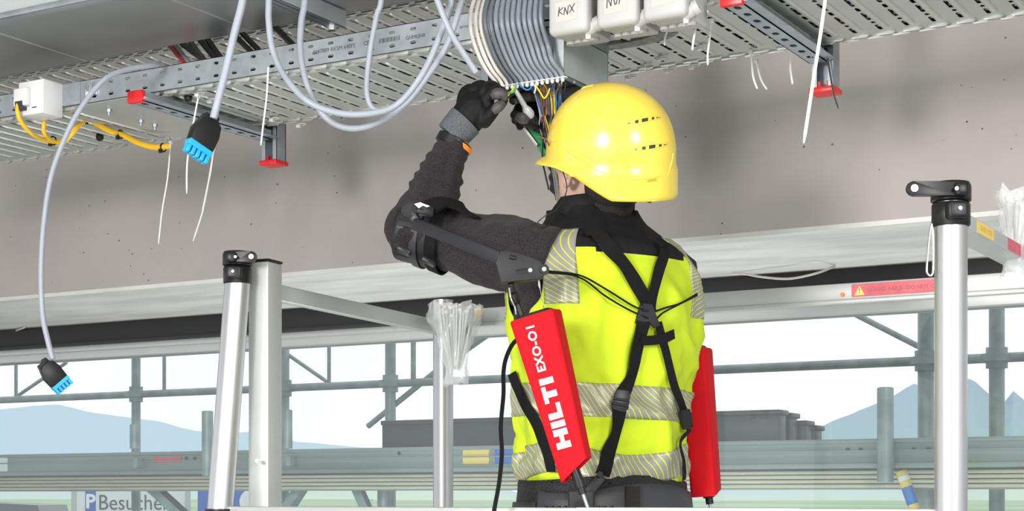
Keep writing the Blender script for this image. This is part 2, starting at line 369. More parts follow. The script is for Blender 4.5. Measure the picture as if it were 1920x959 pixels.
# scaffold: standards, ledgers, braces, deck
SYB = 6.4; GZ = -.05
sc = thing('scaffold', 'grey steel tube scaffold with a loaded deck outside the window', 'scaffold', (-3, SYB, GZ))
def standard(px, r=.026, top=3.6, Y=SYB):
    p = WY(px, 800, Y); b = B(); cyl(b, (p.x, p.y, GZ), (p.x, p.y, top), r, n=14); obj('standard', b, scafm, sc); return p
for px, r in ((255, .024), (529, .036), (732, .026), (1736, .032), (1869, .03)):
    p = standard(px, r)
    b = B(); cyl(b, (p.x, p.y, 2.125), (p.x, p.y, 2.155), r+.03, n=16); cyl(b, (p.x, p.y, 2.10), (p.x, p.y, 2.18), r+.012, n=16); obj('rosette', b, scafm, sc)
b = B(); tube(b, [(-7.5, SYB, 2.14), (2.5, SYB, 2.14)], .019, 12); obj('ledger', b, scafm, sc)
b = B(); tube(b, [(-7.5, SYB+.9, 2.9), (2.5, SYB+.9, 2.9)], .019, 12); obj('ledger', b, scafm, sc)
for (x0, y0, x1, y1, r) in ((1575, 575, 1722, 650, .012), (535, 662, 614, 717, .010), (30, 745, 125, 680, .010), (690, 800, 925, 610, .014), (840, 680, 1010, 560, .016)):
    b = B(); cyl(b, WY(x0, y0, SYB+.03), WY(x1, y1, SYB+.03), r, n=10); obj('brace', b, scafm, sc)
for px in (30, 308, 617, 775):
    p = WY(px, 700, SYB); b = B(); cyl(b, (p.x, p.y, 2.14), (p.x, p.y, 2.9), .010 if px < 700 else .013, n=10); obj('upright_rod', b, scafm, sc)
DZ0, DZ1 = 1.694, 1.79
b = B(); box(b, (-7.5, 5.25, DZ0), (2.5, 5.29, DZ1)); box(b, (-7.5, 5.235, DZ0), (2.5, 5.29, DZ0+.018), .003); box(b, (-7.5, 5.235, DZ1-.012), (2.5, 5.29, DZ1+.002), .003)
box(b, (-7.5, 5.242, DZ0+.055), (2.5, 5.25, DZ0+.06)); obj('deck_beam', b, deckm, sc)
for i in range(4):
    b = B(); box(b, (-7.5, 5.30+i*.30, DZ0+.02), (2.5, 5.59+i*.30, DZ1-.01), .004); obj('deck_board', b, deckm, sc)
for i in range(4):
    b = B(); box(b, (-7.5, 5.30, DZ0-.018-.0155*i), (2.5, 5.42, DZ0-.0065-.0155*i), .002); obj('batten', b, woodm, sc)
b = B(); box(b, (-7.5, 5.32, DZ0-.07), (2.5, 5.40, DZ0-.0)); obj('joist', b, deckm, sc)
for (px, top, bot, r) in ((1660, 728, 905, .027), (389, 772, 893, .024), (253, 797, 842, .022), (540, 770, 842, .018)):
    Y = 5.205; b = B(); p = WY(px, bot, Y); q = WY(px, top, Y)
    cyl(b, (p.x, Y, p.z), (p.x, Y, q.z), r, n=18); cyl(b, (p.x, Y, q.z), (p.x, Y, q.z+.002), r*.8, n=18)
    box(b, (p.x-.012, Y, DZ0+.03), (p.x+.012, 5.26, DZ0+.07)); obj('spigot', b, scafm, sc)
for (x0, y0, x1, y1, w_) in ((262, 893, 352, 975, .055), (575, 900, 520, 985, .05), (665, 905, 700, 985, .035)):
    b = B(); bar(b, WY(x0, y0, 5.5), WY(x1, y1, 5.5), w_, .04); obj('bracket_strut', b, scafm, sc)
p = WY(720, 900, 5.6); b = B(); cyl(b, (p.x, 5.6, GZ), (p.x, 5.6, DZ0-.06), .028, n=14); obj('standard', b, scafm, sc)
p = WY(1735, 900, 5.5); b = B(); cyl(b, (p.x, 5.5, GZ), (p.x, 5.5, DZ0-.06), .036, n=14); obj('standard', b, scafm, sc)
b = B(); bar(b, WY(590, 893, 5.5), WY(740, 917, 5.5), .03, .02); obj('ledger', b, scafm, sc)
# painted tube: yellow, white and blue bands
p0, p1 = WY(1690, 884, 5.3), WY(1725, 985, 5.3)
pm = B(); cyl(pm, p0, p1, .019, n=14); tb = obj('marked_tube', pm, wirec['blue'], sc); lab(tb, 'blue and yellow banded tube')
for a, c, mm in ((0.0, .10, fadeyel), (.10, .18, signwhite), (.18, .30, fadeyel), (.62, .72, fadeyel)):
    b = B(); cyl(b, p0.lerp(p1, a), p0.lerp(p1, c), .0195, n=14); obj('band', b, mm, tb)
# stickers and bolt heads on the deck beam
for (x0, x1, y0, y1, mm) in ((287, 340, 856, 869, fadered), (868, 917, 838, 871, fadeyel), (928, 962, 838, 871, signblue), (-30, 14, 853, 885, signwhite)):
    b = B(); q0, q1 = WY(x0, y1, 5.248), WY(x1, y0, 5.248); box(b, (q0.x, 5.2465, q0.z), (q1.x, 5.2502, q1.z)); obj('sticker', b, mm, sc)
for px, py in ((350, 860), (366, 860), (749, 851), (1590, 844), (1614, 844), (1714, 843), (1742, 843)):
    q = WY(px, py, 5.25); b = B(); cyl(b, q, q+Vector((0, -.006, 0)), .007, n=8); obj('bolt', b, girderm, sc)
# dark formwork girders lying on the deck
for i, (xa, xb, ya, Y, hh) in enumerate(((706, 1462, 782, 5.75, .145), (730, 1484, 786, 5.90, .14), (760, 1512, 790, 6.02, .115), (780, 1531, 792, 6.12, .10))):
    pa, pb = WY(xa, ya, Y), WY(xb, ya, Y); b = B(); z0 = DZ1-.008
    box(b, (pa.x, Y, z0), (pb.x, Y+.10, z0+.012), .002); box(b, (pa.x+.02, Y+.01, z0+.012), (pb.x-.01, Y+.095, z0+hh), .006); box(b, (pa.x+.02, Y-.0, z0+hh-.02), (pb.x, Y+.10, z0+hh), .004)
    tag(obj('formwork_girder', b, girderm), ('long dark formwork girder lying nearest on the scaffold deck', 'second dark girder on the deck, its end just past the first', 'third dark girder on the deck, lower than the first two', 'lowest dark girder, farthest back on the scaffold deck')[i], 'girder', 'dark girders on the scaffold deck')
# visitor parking sign, blue sign and a parked van
sg = thing('parking_sign', 'white visitor parking sign with a blue P below the scaffold', 'sign', (W(245, 932, 20).x, W(245, 932, 20).y, GZ))
SX = Vector((CY, SY, 0)); SN = Vector((SY, -CY, 0))
def sign_frame(px, py, d): 
    M = Matrix((SX, Vector((0, 0, 1)), SN)).transposed().to_4x4(); M.translation = W(px, py, d); return M
M = sign_frame(245, 958, 20); b = B(); box(b, (-.69, -.28, -.03), (.69, .28, 0), 0, 1, M); obj('panel', b, signwhite, sg)
for dx in (-.7, .7):
    b = B(); box(b, (dx-.03, -.30, -.05), (dx+.03, .30, .01), 0, 1, M); obj('edge_profile', b, alug, sg)
b = B(); box(b, (-.56, -.04, .0), (-.43, .25, .004), 0, 1, M); obj('parking_symbol', b, signblue, sg)
text('lettering', 'P', .24, M @ Matrix.Translation((-.495, .105, .006)), whitet, sg, .001, bold=.008)
text('lettering', 'Besucher', .27, M @ Matrix.Translation((.04, .09, .003)), printm, sg, .001, .88)
for dx in (-.6, .6):
    b = B(); q = M @ Vector((dx, 0, -.07)); cyl(b, (q.x, q.y, GZ), (q.x, q.y, q.z+.1), .03, n=10); obj('post', b, scafm, sg)
M = sign_frame(425, 972, 19); s2 = thing('information_sign', 'blue sign with white round symbol behind the left ladder leg', 'sign', (M.translation.x, M.translation.y, GZ))
b = B(); box(b, (-.34, -.5, -.03), (.36, .36, 0), 0, 1, M); obj('panel', b, signblue, s2)
b = B(); cyl(b, M @ Vector((.30, .19, 0)), M @ Vector((.30, .19, .006)), .15, n=28); obj('round_symbol', b, whitet, s2)
b = B(); cyl(b, M @ Vector((.30, .19, .006)), M @ Vector((.30, .19, .009)), .10, n=28); obj('ring', b, signwhite, s2)
b = B(); q = M @ Vector((0, 0, -.06)); cyl(b, (q.x, q.y, GZ), (q.x, q.y, q.z+.2), .03, n=10); obj('post', b, scafm, s2)
vp = W(0, 932, 26); van = thing('van', 'dark grey parked van at the lower left edge', 'van', (vp.x, vp.y, GZ)); M = sign_frame(-70, 1140, 26)
b = B(); prism(b, [(-3, -1.4), (2.1, -1.4), (2.1, -.3), (1.75, -.1), (1.2, 1.64), (-3, 1.85)], -1.7, 0, M); obj('body', b, vanm, van)
b = B(); prism(b, [(.2, .3), (1.45, .3), (1.1, 1.35), (.2, 1.4)], 0, .012, M); obj('window', b, girderm, van)
for wx in (-2, 1.2):
    b = B(); cyl(b, M @ Vector((wx, -1.45, -.2)), M @ Vector((wx, -1.45, .02)), .33, n=24); obj('wheel', b, blackp, van)
# ---------------------------------------------------------------- duct
DUZ = 2.8
du = thing('ventilation_duct', 'large grey sheet metal air duct under the ceiling, top left', 'duct', (-3, 3.07, DUZ))
seams = [-6.2, -5.0, -4.42, -3.84, -3.26, -2.68, -2.10, -1.52, -.94, .4]
for xa, xb in zip(seams, seams[1:]):
    b = B(); n0 = box(b, (xa+.001, 2.87, DUZ), (xb-.001, 3.27, DUZ+.3)); obj('duct_section', b, ductm, du)
for x in seams[1:-1]:
    b = B(); box(b, (x-.005, 2.866, DUZ-.003), (x+.005, 3.27, DUZ+.004)); obj('seam', b, ductm, du)
b = B(); box(b, (-6.2, 2.863, DUZ-.003), (.4, 2.872, DUZ+.012), .002); obj('edge_fold', b, galv, du)
for x in (-5.5, -2.9, -1.0):
    for y in (2.92, 3.22):
        b = B(); cyl(b, (x, y, DUZ+.29), (x, y, 3.6), .005, n=8); obj('hanger_rod', b, galv, du)
ds = thing('support_channel', 'galvanised channel with open end under the air duct', 'channel', (-2.385, 3.05, DUZ-.043))
b = B()
for dx in (-.0195, .0195): box(b, (-2.385+dx-.0015, 2.80, DUZ-.043), (-2.385+dx+.0015, 3.25, DUZ-.003))
box(b, (-2.3852, 2.80, DUZ-.006), (-2.365, 3.25, DUZ-.003)); box(b, (-2.3852, 2.80, DUZ-.043), (-2.394, 3.25, DUZ-.04)); box(b, (-2.376, 2.80, DUZ-.043), (-2.365, 3.25, DUZ-.04)); obj('rail', b, housm, ds)
b = B(); cyl(b, (-2.385, 3.22, DUZ-.055), (-2.385, 3.22, DUZ-.03), .011, n=6); obj('hex_bolt', b, housm, ds)
for y in (2.83, ):
    b = B(); cyl(b, (-2.385, y, DUZ-.05), (-2.385, y, 3.6), .005, n=8); obj('hanger_rod', b, housm, ds)
# ---------------------------------------------------------------- cable trays
PITCH = .057
def slot_plate(bm, us, vs, hole, put):
    """sheet in u,v with rectangular, corner-cut slots where hole(i,j)"""
    g = {}
    def V(i, j):
        if (i, j) not in g: g[i, j] = bm.verts.new(put(us[i], vs[j]))
        return g[i, j]
    for i in range(len(us)-1):
        for j in range(len(vs)-1):
            h = hole(i, j)
            if not h: bm.faces.new((V(i, j), V(i+1, j), V(i+1, j+1), V(i, j+1)))
            else:
                c = min(us[i+1]-us[i], vs[j+1]-vs[j])*.38
                for (a, d, sx, sy) in ((i, j, 1, 1), (i+1, j, -1, 1), (i+1, j+1, -1, -1), (i, j+1, 1, -1)):
                    bm.faces.new((V(a, d), bm.verts.new(put(us[a]+sx*c, vs[d])), bm.verts.new(put(us[a], vs[d]+sy*c))))
def solid(bm, th, dirn):
    fs = list(bm.faces); r = bmesh.ops.extrude_face_region(bm, geom=fs)
    bmesh.ops.translate(bm, verts=[v for v in r['geom'] if isinstance(v, bmesh.types.BMVert)], vec=Vector(dirn)*th)
rib_me = {}
def tray(name, label, x0, x1, y0, y1, z, skip=(), railh=.06):
    t = thing(name, label, 'cable tray', ((x0+x1)/2, (y0+y1)/2, z)); n = int((x1-x0)/PITCH)
    wdt = y1-y0; ys = [y0]
    def plate(xa, nn, ob='bottom_plate'):
        us = [xa]
        for k in range(nn): us += [xa+k*PITCH+.0035, xa+k*PITCH+.0125, xa+(k+1)*PITCH-.0001]
        v = y0+.055; vv = [y0, v]; kinds = [0]
        for L in (.042, .016, .058, .028, .058, .016, .042):
            vv += [v+L]; kinds.append(1); v += L+.0105
            vv += [v]; kinds.append(0)
        vv.append(y1); kinds.append(0)
        vv = [q for q in vv if q <= y1]; 
        b = B(); slot_plate(b, us, vv, lambda i, j: i % 3 == 1 and kinds[j] == 1 and vv[j+1] < y1-.04, lambda u, q: (u, q, z))
        solid(b, .0012, (0, 0, 1)); return obj(ob, b, traym, t)
    plate(x0, n)
    # pressed ribs, one each, sharing a mesh
    b = B(); ra = []
    L = wdt-.115
    pr = [(-.006, 0), (-.0042, -.003), (0, -.004), (.0042, -.003), (.006, 0)]
    ends = [(-L/2, .0), (-L/2+.006, .75), (-L/2+.014, 1), (L/2-.014, 1), (L/2-.006, .75), (L/2, 0)]
    rows = [[b.verts.new((px*(.6+.4*s), yy, pz*s-.0002)) for px, pz in pr] for yy, s in ends]
    for r0, r1 in zip(rows, rows[1:]):
        for i in range(4): b.faces.new((r0[i], r0[i+1], r1[i+1], r1[i]))
    me = bpy.data.meshes.new('rib'); bmesh.ops.recalc_face_normals(b, faces=b.faces); b.to_mesh(me); b.free(); finish(me, 60); me.materials.append(ribm)
    for k in range(n):
        xx = x0+k*PITCH+.0235
        if any(a <= xx <= c for a, c in skip): continue
        o = bpy.data.objects.new('rib', me); C.objects.link(o); o.parent = t; o.location = Vector((xx, (y0+y1)/2, z))-t.location
    # rows of pressed beads along both edges
    b = B()
    for k in range(n):
        for row, off in ((0, .0), (1, .027)):
            for yy in (y0+.013+row*.017, y1-.013-row*.017):
                xx = x0+k*PITCH+.02+off
                if any(a <= xx <= c for a, c in skip): continue
                tube(b, [(xx, yy, z), (xx+.004, yy, z-.002), (xx+.038, yy, z-.002), (xx+.042, yy, z)], [.002, .0042, .0042, .002], 6)
    obj('edge_beads', b, ribm, t, kind='stuff')
    # side rails with two rows of oblong holes
    for yy, dd in ((y0, 1), (y1, -1)):
        us = [x0]
        for k in range(n): us += [x0+k*PITCH+.018, x0+k*PITCH+.034, x0+(k+1)*PITCH]
        zs = [0, .012, .019, .042, .049, railh]
        b = B()
        if yy == y0: slot_plate(b, us, zs, lambda i, j: i % 3 == 1 and j in (1, 3), lambda u, q: (u, yy, z+q))
        else: slot_plate(b, [x0, x1], [0, railh], lambda i, j: False, lambda u, q: (u, yy, z+q))
        solid(b, .0015, (0, dd, 0)); box(b, (x0, min(yy, yy+dd*.010), z+railh-.0015), (x0+n*PITCH, max(yy, yy+dd*.010), z+railh))
        obj('side_rail', b, galv, t)
    return t
TX0, TX1, TY0, TY1, TZ = -3.92, .15, 3.02, 3.445, 2.6
tr = tray('cable_tray', 'lower perforated galvanised cable tray running above the worker', TX0, TX1, TY0, TY1, TZ, skip=((-3.08, -2.84),))
tray('cable_tray', 'upper perforated cable tray, half hidden behind the lower one', -4.6, .15, 3.53, 3.94, 2.895)
# smooth joint plate with bolts where two tray lengths meet
b = B(); box(b, (-3.06, TY0+.002, TZ-.002), (-2.855, TY1-.002, TZ-.0002)); obj('joint_plate', b, traym, tr)
for px, py in ((205, 205), (265, 225), (291, 233)):
    q = WZ(px, py, TZ-.002); b = B(); cyl(b, q, q+Vector((0, 0, -.008)), .0075, n=6); cyl(b, q+Vector((0, 0, -.008)), q+Vector((0, 0, -.016)), .004, n=8); obj('bolt', b, galv, tr)
q0, q1 = WY(118, 190, TY0-.003), WY(150, 160, TY0-.003)
b = B(); box(b, (q0.x-.03, TY0-.004, TZ+.002), (q1.x, TY0-.0005, TZ+.058)); obj('coupler_plate', b, galv, tr)
for px in (164, 177):
    q = WY(px, 165, TY0-.004); b = B(); box(b, (q.x-.006, TY0-.007, TZ+.018), (q.x+.006, TY0, TZ+.05), .002); obj('clip', b, chrome, tr)
# factory print along the rail
def rail_frame(px, py): 
    q = WY(px, py, TY0-.0004); return Matrix(((1, 0, 0, q.x), (0, 0, -1, q.y), (0, 1, 0, q.z), (0, 0, 0, 1)))
for px, py, s, sz in ((626, 92, '6047889 RKSM 640FS', .0135), (687, 81, 'CE', .0135), (779, 69, 'GHMUHR', .0125), (592, 100, 'OBO', .009), (879, 49, 'BETTERMANN', .0075)):
    text('rail_print', s, sz, rail_frame(px, py), printm, tr, .0002)
b = B(); M = rail_frame(730, 74)
for i in range(16): box(b, (-.028+i*.0036, -.005, 0), (-.028+i*.0036+random.choice((.0008, .0016, .0022)), .005, .0003), 0, 1, M)
obj('barcode', b, printm, tr)
# brackets under the tray with hangers
for i, bx in enumerate((-2.79, -1.228)):
    h = thing('tray_bracket', ('galvanised slotted bracket under tray left, with red end caps', 'galvanised slotted bracket under tray right, with red end caps')[i], 'bracket', (bx, 3.2, 2.55), 'brackets under the tray')
    ya, yb = 2.965, 3.465; z0, z1 = 2.567, 2.592
    ys = [ya]
    for k in range(9): ys += [ya+.02+k*.052, ya+.02+k*.052+.025]
    ys.append(yb); b = B(); slot_plate(b, [bx-.02, bx-.007, bx+.007, bx+.02], ys, lambda i, j: i == 1 and j % 2 == 1, lambda u, q: (u, q, z0)); solid(b, .002, (0, 0, 1))
    for dx in (-.02, .018): box(b, (bx+dx, ya, z0), (bx+dx+.002, yb, z1))
    box(b, (bx+.022, ya, z0+.004), (bx+.032, yb, z0+.010), .002); box(b, (bx+.02, ya, z0+.002), (bx+.042, yb, z0+.004)); obj('arm', b, galv, h)
    b = B(); box(b, (bx-.023, ya-.006, z0-.004), (bx+.025, ya+.008, z1+.001), .002); lab(obj('end_cap', b, redp, h), 'red end cap')
    b = B(); hz = 2.513; hx = bx+.008
    for dx in (-.025, .022): box(b, (hx+dx, 3.47, hz), (hx+dx+.003, 3.512, 2.80))
    box(b, (hx-.025, 3.509, hz), (hx+.025, 3.512, 2.80)); box(b, (hx-.025, 3.47, hz), (hx-.013, 3.473, 2.80)); box(b, (hx+.013, 3.47, hz), (hx+.025, 3.473, 2.80)); obj('hanger_profile', b, galv, h)
    b = B(); box(b, (hx-.03, 3.462, hz-.012), (hx+.03, 3.518, hz), .003)
    for dx in (-.012, .008): box(b, (hx+dx, 3.476, hz), (hx+dx+.005, 3.484, hz+.015))
    lab(obj('end_cap', b, redp, h), 'red end cap')
    b = B(); box(b, (hx-.02, 3.512, 2.785), (hx+.02, 4.0, 2.80)); obj('wall_arm', b, galv, h)
# grey sealant strip smeared under the tray right of the steel housing
b = B(); P = [WZ(x, y, TZ-.001) for x, y in ((1112, 76), (1140, 83), (1175, 80), (1210, 73), (1240, 65), (1256, 56))]
ribbon(b, cr(P, 5), [Vector((0, 0, -1))]*26, .04, .006); lab(obj('sealant_strip', b, sealm, tr), 'dark grey rubber strip')
# dark cables dropping between the two trays
for i, (x0_, x1_, m_, rr) in enumerate(((352, 338, redp, .006), (362, 345, cabm, .007), (372, 384, girderm, .009), (392, 372, cabd, .008), (410, 395, blackp, .009), (424, 402, blackp, .008), (470, 468, blackp, .008), (486, 482, blackp, .008), (548, 546, blackp, .009))):
    p = WY(x0_-38, 60, 3.5); q = WY(x1_-38, 100, 3.2); b = B()
    tube(b, cr([(p.x, 3.70, 2.93), (p.x, 3.60, 2.945), (p.x, 3.50, 2.90), (q.x, 3.33, 2.72), (q.x, 3.22, TZ+.02), (q.x-.02, 3.15, TZ+.012)], 5), rr, 8)
    tag(obj('cable', b, m_), ('red', 'pale grey', 'charcoal', 'dark grey', 'thick black', 'thin black', 'black', 'black', 'stout black')[i]+' cable dropping between the trays, '+('leftmost of the bunch', 'second from left of the bunch', 'third from left of the bunch', 'middle of the bunch', 'right of the dark grey one', 'rightmost of the bunch', 'left of the two right of the hanging lead', 'right of the two near hanging lead', 'alone near the duct support channel')[i], 'cable', 'cables dropping between the trays')

# dark cables lying side by side in the lower tray
for i in range(15):
    y = 3.052+i*.0255; b = B(); P = [(TX0+.02+k*.2, y+random.uniform(-.004, .004), TZ+.0135+random.uniform(0, .002)) for k in range(20)]
    tube(b, cr(P, 3), .0118, 8); tag(obj('cable', b, (blackp, cabd, girderm, mat('brown_sheath_%d' % i, (.10, .035, .02), .5))[i % 4]), ('black', 'dark grey', 'blue-black', 'brown')[i % 4]+' cable lying in the lower tray, '+ORD[i]+' from the near rail', 'cable', 'cables lying in the lower tray')
# ---------------------------------------------------------------- aluminium work platform with guardrails
PZ = .56
HR = CZ+.522
pl = thing('work_platform', 'aluminium folding work platform with guardrails around the worker', 'platform', (-1.7, 3.3, 0))
pA = W(445, 535, 3.62); pB = W(413, 955, 3.60)         # left round ladder leg
pS = W(493, 600, 3.66); pR = W(1783, 600, 2.86); pM = W(831, 700, 4.50)
dirL = (pB-pA)/(pB.z-pA.z)
b = B(); cyl(b, pA+dirL*(0-pA.z), pA+dirL*.012, .0285, n=32); lab(obj('round_post', b, alu, pl), 'leaning round tube')
def post(p, top, r): b = B(); cyl(b, (p.x, p.y, 0), (p.x, p.y, top), r, n=32); return obj('round_post', b, alu, pl)
post(pR, HR+.0, .0285); post(pM, CZ+.545, .028)
# square profile post and side rail running back to the rear post
sd = (Vector((pM.x, pM.y, 0))-Vector((pS.x, pS.y, 0))).normalized()
Mq = Matrix((Vector((sd.y, -sd.x, 0)), sd, Vector((0, 0, 1)))).transposed().to_4x4(); Mq.translation = (pS.x, pS.y, 0)
b = B(); box(b, (-.0265, -.02, 0), (.0265, .04, CZ+.528), .004, 2, Mq); lab(obj('square_post', b, alug, pl), 'square profile post')
b = B(); box(b, (-.0275, -.021, CZ+.528), (.0275, .041, CZ+.534), .002, 2, Mq); lab(obj('post_cap', b, blackp, pl), 'black plastic cap')
b = B(); q = W(484, 865, 3.62); cyl(b, q, q+Vector((SY, -CY, 0))*.016, .0045, n=12); obj('rivet', b, chrome, pl)
L = (Vector((pM.x, pM.y, 0))-Vector((pS.x, pS.y, 0))).length
b = B(); box(b, (-.016, .02, CZ+.448), (.016, L, CZ+.484), .003, 2, Mq); obj('side_rail', b, alug, pl)
# rear rail, seen behind the worker, with its warning stickers
RY = pM.y+.03; rz0, rz1 = CZ+.478, CZ+.518
xr = .25
b = B(); box(b, (pM.x, RY-.016, rz0), (xr, RY+.016, rz1), .003); rear = obj('rear_rail', b, alug, pl)
b = B(); box(b, (pM.x, RY-.02, rz0-.010), (xr, RY-.008, rz0+.001), .003); obj('rail_lip', b, alug, rear)
def on_rail(px0, px1, z0, z1, m, nm, th=.0008):
    b = B(); box(b, (WY(px0, 600, RY-.016).x, RY-.0165-th, z0), (WY(px1, 600, RY-.016).x, RY-.0158, z1)); return obj(nm, b, m, rear)
lab(on_rail(1597, 1766, rz0+.005, rz1-.004, fadered, 'warning_sticker'), 'faded red warning sticker')
def rail_mat(px, z, dy=.0013): return Matrix(((1, 0, 0, WY(px, 600, RY-.016).x), (0, 0, -1, RY-.0165-dy), (0, 1, 0, z), (0, 0, 0, 1)))
M = rail_mat(1612, rz0+.0195); b = B(); prism(b, [(-.013, -.011), (.013, -.011), (0, .012)], 0, .0006, M); obj('warning_triangle', b, fadeyel, rear)
text('warning_mark', '!', .017, M @ Matrix.Translation((0, -.001, .0008)), inkm, rear, .0002)
text('sticker_print', 'GUARD RAILS - DO NOT CLIMB', .0135, rail_mat(1700, rz0+.0195), mat('faded_print', (.42, .07, .09), .5), rear, .0002)
b = B(); q = WY(1580, 553, RY-.017); cyl(b, q, q+Vector((0, -.004, 0)), .005, n=12); lab(obj('rivet', b, orangem, rear), 'brass coloured rivet')
lab(on_rail(884, 903, rz0+.006, rz1+.001, fadeyel, 'yellow_bracket', .003), 'yellow bracket end')
# right rail going back from the right post
xq = pR.x+.028
b = B(); box(b, (xq-.056, pR.y+.0, CZ+.471), (xq, RY-.016, CZ+.499), .003); rr_ = obj('side_rail', b, alug, pl)
lab(rr_, 'right hand side rail')
def on_side(ya, yb, z0, z1, m, nm): b = B(); box(b, (xq-.0004, ya, z0), (xq+.0007, yb, z1)); return obj(nm, b, m, rr_)
lab(on_side(pR.y+.07, pR.y+.19, CZ+.474, CZ+.496, fadeyel, 'warning_sticker'), 'faded yellow warning sticker')
Mt = Matrix(((0, 0, 1, xq+.001), (1, 0, 0, pR.y+.13), (0, 1, 0, CZ+.485), (0, 0, 0, 1)))
lab(on_side(pR.y+.30, pR.y+.5, CZ+.474, CZ+.496, fadered, 'warning_sticker'), 'faded red warning sticker')
text('sticker_print', '! GUARD SIDES', .0135, Mt @ Matrix.Scale(1, 4), mat('faded_print_yellow', (.62, .43, .12), .5), rr_, .0002)
# low front rail
fa = W(425, 956, 3.60); fb = W(1800, 962, 2.86); fz = CZ-.0215
b = B(); bar(b, (fa.x, fa.y, fz-.022), (fb.x, fb.y, fz-.022), .03, .044, bev=.004); fr_ = obj('front_rail', b, alug, pl)
p1 = W(1083, 955, 3.13); b = B(); bar(b, (p1.x, p1.y, fz-.0205), Vector((fa.x, fa.y, fz-.0205)).lerp(Vector((fb.x, fb.y, fz-.0205)), .82), .033, .043, bev=.003); obj('rail_sleeve', b, alug, fr_)
b = B(); cyl(b, pB+Vector((0, 0, -.05)), pB+Vector((0, 0, .0)), .034, n=28); box(b, pB+Vector((.0, -.03, -.05)), pB+Vector((.06, .01, -.012)), .006); lab(obj('clamp', b, blackp, pl), 'black clamp at the foot of the leaning tube')
# deck and steps under the worker
b = B(); box(b, (-2.75, 2.74, PZ-.05), (-.68, 3.90, PZ-.02)); obj('deck_frame', b, alug, pl)
for i in range(8):
    b = B(); box(b, (-2.74, 2.75+i*.1435, PZ-.02), (-.69, 2.75+i*.1435+.14, PZ), .002); obj('deck_plank', b, alug, pl)
p = WY(2040, 700, RY); b = B(); cyl(b, (.2, RY, 0), (.2, RY, rz1), .028, n=24); obj('round_post', b, alu, pl)
b = B(); box(b, (-.7, 2.74, PZ-.05), (.25, 3.90, PZ-.005)); obj('deck_extension', b, alug, pl)
# black hinge clamps on top of the posts
def clamp(p, top, side, lug, parent, s=1.):
    R_ = Matrix.Rotation(math.atan2(side.y, side.x), 4, 'Z'); T = Matrix.Translation((p.x, p.y, top)) @ R_ @ Matrix.Diagonal((s, s if side.dot(SX) > 0 else -s, s, 1))
    b = B(); q = lambda v: T @ Vector(v)
    tube(b, [q((0, 0, -.044)), q((0, 0, -.041)), q((0, 0, -.006)), q((0, 0, -.003))], [.031*s, .0335*s, .0335*s, .031*s], 32)
    box(b, (-.018, -.050, -.036), (.018, -.02, -.006), .006, 3, T); box(b, (-.012, .02, -.036), (.012, .046, -.008), .005, 3, T)
    c = obj('clamp', b, blackp, parent); lab(c, 'black plastic clamp')
    b = B(); tube(b, [q((0, 0, -.002)), q((0, 0, .001)), q((0, 0, .026)), q((0, 0, .033)), q((0, 0, .035))], [.031*s, .035*s, .035*s, .032*s, .02*s], 32)
    box(b, (-.02, -.050, .002), (.006, -.02, .028), .008, 3, T)
    n = 14; ly = -.036
    poly = [(.02, -.012), (lug, -.012)]; poly = [(0, .013), (0, -.013)]+[(lug+.013*math.sin(a), -.013*math.cos(a)) for a in [math.pi*k/n for k in range(n+1)]]
    Ml = T @ Matrix(((1, 0, 0, 0), (0, 0, -1, ly), (0, 1, 0, .016), (0, 0, 0, 1)))
    prism(b, poly, -.004, .006, Ml, .0015)
    h = obj('hinge', b, blackp, c); lab(h, 'black hinge lug')
    b = B(); cyl(b, Ml @ Vector((lug, 0, .006)), Ml @ Vector((lug, 0, .0085)), .0062*s, n=18); obj('rivet', b, chrome, h)
    b = B(); cyl(b, q((-.002, -.05, -.02)), q((-.002, -.053, -.02)), .0036*s, n=10); obj('screw', b, galv, c)
    b = B(); cyl(b, q((.004, -.05, .014)), q((.004, -.053, .014)), .0036*s, n=10); obj('screw', b, galv, h)
SX = Vector((CY, SY, 0))
clamp(pR, HR-.002, -SX, .075, pl); 
# the right clamp's lug points left, so mirror its face towards the viewer with a second lug behind
pA2 = pA+dirL*.0
clamp(pA2, pA.z+.043, SX, .04, pl, .93)
# karabiner hanging from the right clamp
kp = W(1743, 470, 2.85); b = B(); M = sign_frame(1743, 470, 2.84)
ring = cr([(.004, .045, 0), (-.002, .02, 0), (-.008, -.03, 0), (-.004, -.042, 0), (.006, -.043, 0), (.010, -.03, 0), (.010, .02, 0), (.006, .045, 0), (.004, .045, 0)], 5)
tube(b, [M @ Vector((v.x*.62, v.y, v.z)) for v in ring], .0019, 8); tag(obj('karabiner', b, chrome), 'small bright steel karabiner hanging beside right guardrail post', 'karabiner')
# ---------------------------------------------------------------- cable ties
def tie(pts, d, label, m=tiem, wd=.0048, head=True, group='loose cable ties under the tray'):
    P = cr([W(x, y, d)-Vector((0, 0, .007 if head else 0)) for x, y in pts], 6); t = thing('cable_tie', label, 'cable tie', P[0], group)
    b = B(); tube(b, P, [(.0009, wd/2)]*(len(P)-1)+[(.0006, wd/4)], 6, flat=(-.3, .95, 0)); obj('strap', b, m, t)
    if head:
        b = B(); q = P[0]; box(b, q-Vector((.0045, .004, .005)), q+Vector((.0045, .004, .004)), .001); obj('head', b, m, t)
        b = B(); c = P[0]+Vector((0, .004, .008)); tube(b, [c+Vector((math.cos(a)*.011, math.sin(a)*.011, .004+.002*math.sin(a))) for a in [2*math.pi*k/14 for k in range(15)]], .0014, 6); obj('loop', b, m, t)
    return t
tie([(320, 262), (314, 330), (304, 390), (297, 453)], 4.52, 'long white cable tie hanging left of the first plug')
tie([(407, 250), (395, 310), (383, 380), (362, 448)], 4.45, 'long white cable tie curving down right of the first plug')
tie([(403, 250), (396, 310), (388, 350), (379, 393)], 4.44, 'shorter white cable tie close beside first plug, right')
